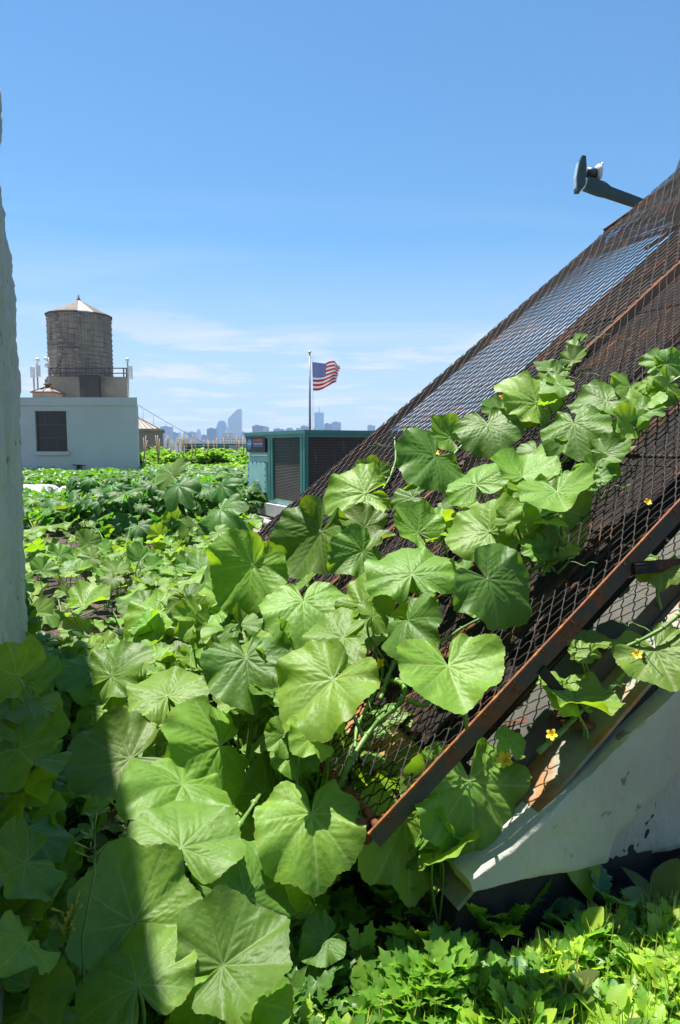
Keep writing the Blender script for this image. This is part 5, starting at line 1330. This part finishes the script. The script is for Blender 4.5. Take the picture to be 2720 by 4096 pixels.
# ---- bush squash farther out (bigger leaves held on tall stalks)
bs = [(400, 1985), (470, 2060), (560, 1975), (620, 2060), (700, 1990), (780, 2060), (860, 1985), (930, 2050), (300, 2020), (200, 2010), (330, 2070), (940, 1960), (140, 2060), (540, 2110), (820, 2120)]
names = ['left of the dark group', 'front left of the dark group', 'behind the front left one', 'in the middle front of the dark group', 'with the highest pale leaf', 'front right of the dark group', 'with drooping umbrella leaves', 'nearest the teal unit',
         'left of the field beside the white cover', 'far left by the pillar', 'low in the left foreground of the field', 'at the back beside the teal unit', 'half hidden by the pillar', 'in front of the dark group', 'in front of the drooping one']
for (px, py), nm in zip(bs, names):
    g = onz(px, py + 60, 0); lab = 'bushy squash plant ' + nm
    P_ = Plant('squash_plant', V((g.x, g.y, 0)), lab, 'bush squash plants in the field', 'squash plant')
    tall = .82 if 380 < px < 960 and py < 2100 else .42
    for k in range(44 if tall > .5 else 26):
        a = random.random() * 6.283; rr = .62 * math.sqrt(random.random()); h = tall * random.uniform(.45, 1.0) * (1 - .25 * rr)
        pos = V((g.x + rr * math.cos(a), g.y + rr * math.sin(a), h)); n = (V((math.cos(a) * rr * .7 + random.gauss(0, .25), math.sin(a) * rr * .7 + random.gauss(0, .25) - .15, 1))).normalized()
        y = V((math.cos(a), math.sin(a), 0)); y = (y - n * y.dot(n)).normalized()
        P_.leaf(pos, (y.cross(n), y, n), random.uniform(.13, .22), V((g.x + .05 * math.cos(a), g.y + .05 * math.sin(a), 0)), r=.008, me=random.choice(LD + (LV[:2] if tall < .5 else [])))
    PL['b%d' % px] = (P_, px, py)
def bleaf(key, jx, jy, tx, ty, W, t, me=None):
    fr, spx = frame_leaf(jx, jy, tx, ty, W); pos = pt(jx, jy, t); p = PL[key][0]
    p.leaf(pos, fr, spx * t / F, V((p.loc.x, p.loc.y, 0)), r=.009, me=me or random.choice(LD))
bleaf('b700', 690, 1895, 650, 1858, 150, 9.2, LV[2]); bleaf('b700', 715, 1945, 735, 1985, 170, 8.6, LD[0]); bleaf('b860', 880, 2035, 930, 2080, 190, 8.0, LD[1])
bleaf('b860', 890, 1945, 930, 1960, 130, 9.4, LD[2]); bleaf('b470', 500, 1975, 480, 1940, 150, 9.0); bleaf('b930', 960, 2085, 985, 2060, 120, 8.0)

# ------------------------------------------------------------------ scattered greens (templates)
def tint_mat(name, trans=(2.6, 2.8, 1.0), tmix=.36, rough=.45):
    m, nt, N, L = newmat(name); at_ = N.new('ShaderNodeAttribute'); at_.attribute_name = 'tint'
    co = coords(nt); f = noise(nt, co, 60, 3, .6); c = mixc(nt, mth(nt, 'MULTIPLY', ramp_f(nt, f, .4, .7), .25), at_.outputs['Color'], (.13, .20, .03))
    p = N.new('ShaderNodeBsdfPrincipled'); o = N.new('ShaderNodeOutputMaterial'); L.new(c, p.inputs['Base Color']); p.inputs['Roughness'].default_value = rough; p.inputs['Specular IOR Level'].default_value = .4
    t = N.new('ShaderNodeBsdfTranslucent'); L.new(mixc(nt, 1.0, c, trans, 'MULTIPLY'), t.inputs['Color']); mx = N.new('ShaderNodeMixShader'); mx.inputs[0].default_value = tmix
    L.new(p.outputs[0], mx.inputs[1]); L.new(t.outputs[0], mx.inputs[2]); L.new(mx.outputs[0], o.inputs[0]); return m
M['greens'] = tint_mat('greens')
def template(kind):
    if kind == 'oval': T = [0, .12, .25, .4, .55, .7, .85, .95, 1.0]; Wd = [.02, .03, .12, .22, .26, .25, .18, .09, .01]
    elif kind == 'spoon': T = [0, .2, .4, .5, .6, .72, .85, .95, 1.0]; Wd = [.018, .02, .03, .10, .18, .21, .17, .08, .01]
    elif kind == 'saw': T = [i / 16 for i in range(17)]; Wd = [.015, .015, .03, .025, .09, .05, .13, .08, .17, .11, .19, .13, .19, .12, .14, .07, .01]
    elif kind == 'frill': T = [i / 14 for i in range(15)]; Wd = [.02, .025, .03, .05, .20, .14, .30, .22, .36, .27, .34, .24, .26, .14, .02]
    elif kind == 'blade': T = [0, .3, .6, .85, 1]; Wd = [.012, .018, .016, .012, .002]
    elif kind == 'dart': T = [0, .3, .65, 1.0]; Wd = [.04, .30, .28, .02]
    vs = []; fs = []
    for i, (t, w_) in enumerate(zip(T, Wd)):
        wig = .03 * math.sin(i * 2.1) if kind in ('frill', 'saw') else 0
        fwd = .05 if kind == 'saw' and i % 2 == 0 else 0
        vs += [(-w_, t + fwd, .35 * w_ + wig), (0, t, 0), (w_, t + fwd, .35 * w_ - wig)]
    for i in range(len(T) - 1):
        a = 3 * i; fs += [(a, a + 1, a + 4, a + 3), (a + 1, a + 2, a + 5, a + 4)]
    v = np.array(vs, float); v[:, 2] -= .32 * v[:, 1] ** 2 * (0 if kind == 'blade' else 1); return v, np.array(fs)
TPL = {k: template(k) for k in ('oval', 'spoon', 'saw', 'frill', 'blade', 'dart')}
def scatter_np(kind, pos, az, pitch, roll, size, tint):
    v, f = TPL[kind]; n = len(pos)
    ca, sa = np.cos(az), np.sin(az); cpi, spi = np.cos(pitch), np.sin(pitch)
    Yv = np.stack([ca * cpi, sa * cpi, spi], 1); Xv = np.stack([sa, -ca, np.zeros(n)], 1); Zv = np.cross(Xv, Yv)
    cr, sr = np.cos(roll)[:, None], np.sin(roll)[:, None]; X2 = Xv * cr + Zv * sr; Z2 = np.cross(X2, Yv)
    P_ = pos[:, None, :] + size[:, None, None] * (v[None, :, 0:1] * X2[:, None, :] + v[None, :, 1:2] * Yv[:, None, :] + v[None, :, 2:3] * Z2[:, None, :])
    Fs = f[None] + (np.arange(n) * len(v))[:, None, None]
    tt = np.repeat(tint[:, None, :], len(v), 1)
    return P_.reshape(-1, 3), Fs.reshape(-1, f.shape[1]), tt.reshape(-1, 4)
class Acc:
    def __init__(s): s.v, s.f, s.t, s.n = [], [], [], 0
    def add(s, r): s.v.append(r[0]); s.f.append(r[1] + s.n); s.t.append(r[2]); s.n += len(r[0])
    def build(s, name, mat=None, parent=None, cls=None): return link(name, np_mesh(name, np.concatenate(s.v), np.concatenate(s.f), mat or M['greens'], np.concatenate(s.t)), parent)
rg = np.random.RandomState(11)
def tints(n, cols, var=.25):
    c = np.array(cols)[rg.randint(len(cols), size=n)]; c = c * (1 + rg.uniform(-var, var, (n, 1))); return np.concatenate([c, np.ones((n, 1))], 1)
def plantlets(acc, kind, centers, per, smin, smax, pit, cols, lift=0.0):
    n = len(centers) * per; pos = np.repeat(centers, per, 0) + rg.normal(0, .006, (n, 3)) * [1, 1, .2]; pos[:, 2] += lift
    az = rg.uniform(0, 6.283, n); tn = np.repeat(tints(len(centers), cols), per, 0)
    acc.add(scatter_np(kind, pos, az, rg.uniform(pit[0], pit[1], n), rg.normal(0, .35, n), rg.uniform(smin, smax, n), tn))
def region(n, test, x0, x1, y0, y1):
    out = []
    while len(out) < n:
        x, y = rg.uniform(x0, x1), rg.uniform(y0, y1)
        if test(x, y): out.append((x, y, gz(x, y)))
    return np.array(out)
def bed(x, y):
    p = V((x, y, .05)); px, py = proj(p); bcoord = -.3995 * x + .9168 * y
    lim = float(np.interp(py, [3400, 3550, 3700, 4200, 4600], [1500, 1300, 1200, 1130, 1100]))
    return bcoord < GB - .06 and px > lim + rg.normal(0, 50) and px < 3000 and y > .75
YG = [(.21, .36, .032), (.29, .42, .04), (.12, .26, .028), (.36, .45, .10), (.08, .18, .032)]; BG = [(.12, .27, .10), (.17, .32, .14)]
A_ = Acc()
plantlets(A_, 'oval', region(900, bed, -.4, 1.8, .75, 2.1), 5, .025, .058, (.15, 1.2), YG, .015)
plantlets(A_, 'spoon', region(420, bed, -.4, 1.8, .75, 2.1), 5, .05, .095, (.5, 1.4), YG, .0)
plantlets(A_, 'saw', region(420, bed, -.4, 1.8, .75, 2.1), 6, .045, .10, (.4, 1.4), YG[:3], .0)
plantlets(A_, 'frill', region(60, bed, -.4, 1.8, .75, 2.1), 4, .05, .09, (.4, 1.3), BG, .0)
plantlets(A_, 'blade', region(500, bed, -.4, 1.8, .75, 2.1), 4, .06, .12, (.9, 1.5), [(.20, .28, .055), (.3, .30, .11)], .0)
c_ = region(260, bed, -.4, 1.8, .75, 2.1); plantlets(A_, 'oval', c_, 1, .03, .06, (-.2, .5), [(.30, .21, .12), (.36, .29, .17), (.18, .12, .07)], .02)
o = A_.build('salad_greens'); o['kind'] = 'stuff'
# undergrowth below the melons and along the shaded left; darkened greens carry that shade
def under(x, y):
    px, py = proj(V((x, y, .05))); return px < xlim(py) + (420 if 3350 < py < 3620 else 60) and px > -200
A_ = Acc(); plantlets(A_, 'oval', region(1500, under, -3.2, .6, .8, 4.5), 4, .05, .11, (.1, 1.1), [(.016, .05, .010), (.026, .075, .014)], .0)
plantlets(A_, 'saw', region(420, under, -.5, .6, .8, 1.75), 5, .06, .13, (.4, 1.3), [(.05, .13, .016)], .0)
def hole(x, y):
    px, py = proj(V((x, y, .05))); return 1180 < px < 1850 and 3560 < py < 4000 and -.3995 * x + .9168 * y < GB - .02
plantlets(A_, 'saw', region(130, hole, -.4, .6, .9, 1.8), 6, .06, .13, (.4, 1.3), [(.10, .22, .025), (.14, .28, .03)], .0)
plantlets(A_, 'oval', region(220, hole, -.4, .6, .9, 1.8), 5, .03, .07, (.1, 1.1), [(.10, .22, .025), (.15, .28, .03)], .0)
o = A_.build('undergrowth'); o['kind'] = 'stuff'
# individual salad plants
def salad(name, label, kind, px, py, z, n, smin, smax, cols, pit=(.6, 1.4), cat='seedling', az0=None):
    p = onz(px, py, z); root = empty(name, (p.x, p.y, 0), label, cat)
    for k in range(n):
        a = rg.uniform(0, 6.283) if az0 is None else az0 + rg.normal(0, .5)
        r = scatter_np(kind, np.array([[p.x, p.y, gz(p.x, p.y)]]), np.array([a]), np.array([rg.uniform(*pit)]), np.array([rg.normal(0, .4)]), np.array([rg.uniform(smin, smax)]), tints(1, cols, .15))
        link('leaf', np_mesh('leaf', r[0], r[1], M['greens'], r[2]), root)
salad('mustard_plant', 'large veined mustard plant at the right edge of the greens', 'oval', 2640, 3700, 0, 4, .13, .17, [(.11, .2, .03), (.13, .17, .05)], (.7, 1.3))
salad('kale_seedling', 'pale blue green kale seedling against the dark gap', 'frill', 2190, 3690, 0, 5, .09, .14, BG, (.7, 1.4))
salad('kale_seedling', 'blue green kale seedling in the middle of the greens', 'frill', 2120, 3790, 0, 5, .08, .12, BG, (.3, 1.0))
salad('kale_seedling', 'frilly kale seedling by the right part of the dark gap', 'frill', 2430, 3660, 0, 5, .10, .16, BG, (.9, 1.4))
salad('mizuna_plant', 'tall serrated mizuna plant in front of the sunlit gable corner', 'saw', 2060, 3700, 0, 7, .13, .22, YG[:3], (.8, 1.45))
salad('mizuna_plant', 'leaning serrated mizuna left of the tall one', 'saw', 1790, 3680, 0, 5, .10, .17, YG[:3], (.6, 1.3))
salad('mizuna_plant', 'broad mizuna plant in half shade beside the melon leaves', 'saw', 1330, 3760, 0, 7, .14, .22, [(.045, .13, .016)], (.4, 1.1))  # leaf green darkened for the half shade
salad('mizuna_plant', 'bright mizuna plant at the left end of the greens', 'saw', 1450, 3880, 0, 8, .08, .14, YG[:2], (.3, 1.2))
salad('lettuce_seedling', 'tall narrow leaf standing alone before the dark gap', 'oval', 2370, 3670, 0, 2, .20, .25, YG[1:2], (1.1, 1.4), az0=2.4)
salad('lettuce_seedling', 'large pale spoon shaped lettuce leaf at the bottom right', 'spoon', 2420, 4130, 0, 3, .10, .13, [(.20, .32, .04)], (1.0, 1.4))
salad('lettuce_seedling', 'round leaved lettuce cluster near the centre of the greens', 'oval', 1950, 3900, 0, 7, .07, .12, YG[2:3], (.5, 1.2))
salad('lettuce_seedling', 'dark bronze tinged lettuce near the bottom right', 'oval', 2250, 4050, 0, 6, .08, .13, [(.07, .09, .025), (.09, .13, .03)], (.6, 1.3))
salad('lettuce_seedling', 'upright lettuce cluster at the bottom right corner', 'oval', 2650, 4000, 0, 7, .07, .10, YG[1:3], (.8, 1.4))
salad('mizuna_plant', 'shaded mizuna below the hanging melon leaf', 'saw', 1560, 3640, 0, 8, .14, .22, [(.05, .14, .018)], (.4, 1.2))  # shade mixed into the leaf colour
salad('mizuna_plant', 'shaded mizuna left of the hanging melon leaf', 'saw', 1270, 3640, 0, 8, .14, .24, [(.05, .14, .018)], (.4, 1.2))  # darker green than the sunlit mizuna, painted as shade
salad('mizuna_plant', 'sunlit mizuna under the sunlit rusty sheet corner', 'saw', 1700, 3790, 0, 7, .10, .17, YG[:2], (.5, 1.3))
salad('mizuna_plant', 'mizuna with its tip against the black strip', 'saw', 1900, 3730, 0, 6, .12, .2, YG[:3], (.8, 1.4))
salad('kale_seedling', 'small kale seedling left of the tall mizuna', 'frill', 1600, 3850, 0, 5, .06, .09, BG, (.4, 1.1))
salad('lettuce_seedling', 'pale lettuce seedling at the bottom centre of the greens', 'spoon', 1700, 4020, 0, 8, .07, .11, YG[3:], (.5, 1.3))
salad('lettuce_seedling', 'tuft of narrow leaves left of the tall single leaf', 'spoon', 2300, 3800, 0, 8, .08, .13, YG[1:3], (.7, 1.4))
# flowering stalks in the shade at left, blossom colour dulled for that shade
for (px, py, top, lab, cf) in ((330, 3750, 3260, 'thin mustard stalk with pale seed pods in the pillar shadow', (.2, .3, .07)), (230, 3930, 3640, 'thin mustard stalk with small yellow flowers at lower left', (.36, .34, .015))):
    p = pt(px, py, 1.22); q_ = pt(px + 50, top, 1.3); root = empty('mustard_stalk', (p.x, p.y, 0), lab, 'flower stalk')
    b = MB(); b.tube([(p.x, p.y, 0), p, p.lerp(q_, .5) + V((.01, 0, 0)), q_], [.003, .0025, .002, .0012], 6); b.build('stem', M['stalk'], root)
    b = MB(); mt = simple('bud_' + lab[-4:].strip(), cf, tuple(x * .8 for x in cf), 30, .6)
    for k in range(16):
        c0 = p.lerp(q_, random.uniform(.6, 1)); d = V((random.uniform(-1, 1), random.uniform(-.6, .6), random.uniform(.3, 1.2))).normalized() * random.uniform(.018, .045); b.tube([c0, c0 + d * .6, c0 + d], [.0008, .002, .0012 if 'pods' in lab else .0035], 5)
    b.build('seed_pods' if 'pods' in lab else 'blossoms', mt, root)
# dark stones and membrane scraps at the foot of the base
for (px, py, s, lab) in ((1640, 3640, .045, 'dark grey stone under the skylight foot'), (1720, 3680, .03, 'smaller grey stone among the greens'), (2280, 3640, .05, 'rough dark clod by the dark gap'), (1250, 3330, .0, '')):
    if not s: continue
    p = onz(px, py, .02); b = MB(); vs = []; nn_ = 10
    for j in range(7):
        for k in range(nn_):
            th = math.pi * j / 6; a = 2 * math.pi * k / nn_; d = V((math.sin(th) * math.cos(a), math.sin(th) * math.sin(a), math.cos(th) * .6)); d *= s * (1 + .5 * mnoise.noise(d * 2 + V((px, 0, 0)))); vs.append(p + d)
    b.add(vs, [(j * nn_ + k, j * nn_ + (k + 1) % nn_, (j + 1) * nn_ + (k + 1) % nn_, (j + 1) * nn_ + k) for j in range(6) for k in range(nn_)], True); o = b.build('stone', simple('stone', (.10, .10, .105), (.06, .06, .06), 30, .9)); tag(o, lab, 'stone')

# ------------------------------------------------------------------ far field crops
def strip(n, x0, x1, y0, y1, z, kinds, smin, smax, cols, name, lump=.3, hz=.1, clear=None):
    P_ = np.stack([rg.uniform(x0, x1, n), rg.uniform(y0, y1, n), np.zeros(n)], 1)
    P_[:, 2] = z * (.55 + .45 * rg.rand(n)) * (1 + lump * np.sin(P_[:, 0] * 2.1) * np.sin(P_[:, 1] * 1.3 + P_[:, 0] * .7)) 
    if clear is not None: P_ = P_[[not clear(*p) for p in P_]]
    n = len(P_); A = Acc(); A.add(scatter_np(kinds, P_, rg.uniform(0, 6.283, n), rg.uniform(-.3, .9, n), rg.normal(0, .5, n), rg.uniform(smin, smax, n), tints(n, cols, .3)))
    o = A.build(name); o['kind'] = 'stuff'; return o
covx = lambda x, y, z: abs(y - 19.3) < 1.6 and x < -6.2
strip(15000, -13.5, -1.8, 13, 29.6, .30, 'dart', .14, .26, [(.06, .16, .018), (.10, .22, .02), (.03, .10, .014)], 'low_crops', clear=lambda x, y, z: covx(x, y, z) or (y < 19.3 and x < -6.2 and z > .2))
strip(9000, -10, -2.0, 14, 34, .34, 'dart', .18, .30, [(.10, .17, .10), (.06, .13, .065), (.15, .22, .15)], 'cabbage_bed', .2, clear=lambda x, y, z: (x < -.33 * y + 1.4 and y < 31) or covx(x, y, z))
strip(12000, -16.5, -3.5, 30.2, 35, .33, 'dart', .18, .30, [(.10, .2, .018), (.13, .24, .022)], 'low_crops', clear=lambda x, y, z: x < -9.4 - .0 * y and y < 38)
strip(15000, -14.5, -4.2, 35.5, 41, .80, 'dart', .16, .30, [(.12, .24, .022), (.16, .28, .03), (.07, .16, .016)], 'tomato_bed', .5)
strip(3500, -16, 2, 10.6, 13.5, .22, 'dart', .14, .26, [(.06, .16, .018), (.1, .21, .022)], 'low_crops', clear=lambda x, y, z: x > -1.5)
# white row covers
for (a, c_, yy, wd, lab) in ((60, 225, 1932, 1.0, 'white fabric row cover lying beside the pillar'), (240, 320, 1938, .6, 'short white row cover right of the longer one')):
    p0, p1 = onz(a, yy, .36), onz(c_, yy, .36); b = MB(); vs = []; nu, nv = 40, 12
    for j in range(nv + 1):
        for i in range(nu + 1):
            u, v_ = i / nu, j / nv; e = min(1, 6 * u, 6 * (1 - u)); x = p0.x + (p1.x - p0.x) * u; y = p0.y + wd * (v_ - .5) * 1.6
            vs.append((x, y, .02 + e * .30 * math.sqrt(max(0, math.sin(math.pi * v_))) + .03 * mnoise.noise(V((x * 3, y * 3, 0)))))
    b.add(vs, [(j * (nu + 1) + i, j * (nu + 1) + i + 1, (j + 1) * (nu + 1) + i + 1, (j + 1) * (nu + 1) + i) for j in range(nv) for i in range(nu)], True)
    o = b.build('row_cover', simple('white_fleece', (.6, .6, .6), (.52, .53, .55), 3, .8)); tag(o, lab, 'row cover', 'row covers')
# bamboo stakes
M['bamboo'] = simple('bamboo', (.40, .29, .16), (.3, .21, .11), 8, .6)
STK = [118, 128, 137, 195, 206, 215, 258, 264, 275, 290, 297, 325, 336, 358, 364, 372, 388, 415, 425, 440, 490, 515, 522, 560, 570, 576, 618, 700, 712, 735, 745]
for i, c_ in enumerate(STK):
    px = 500 + c_ / 1.568; Y = random.choice([36.5, 38, 39.5]) if c_ > 230 else random.uniform(34, 36.5); top = at(px + random.uniform(-3, 3), random.uniform(1738, 1762), Y); x = at(px, 1840, Y).x + random.gauss(0, .12)
    b = MB(); b.tube([(x, Y + random.uniform(-.2, .2), 0), ((x + top.x) / 2, Y, top.z / 2), top], [.032, .03, .024], 6)
    o = b.build('bamboo_stake', M['bamboo']); tag(o, 'thin tan bamboo stake standing in the row beyond the crops', 'stake', 'bamboo stakes in the tomato rows')
for z, lab in ((1783, 'upper'), (1796, 'lower')):
    a, c_ = at(575, z, 36.4), at(980, z + 2, 36.4); b = MB(); b.tube([a, a.lerp(c_, .3) - ZV * .05, a.lerp(c_, .6) + ZV * .03, c_], .008, 4); o = b.build('twine', M['bamboo']); tag(o, lab + ' line of twine strung along the bamboo stakes', 'twine')
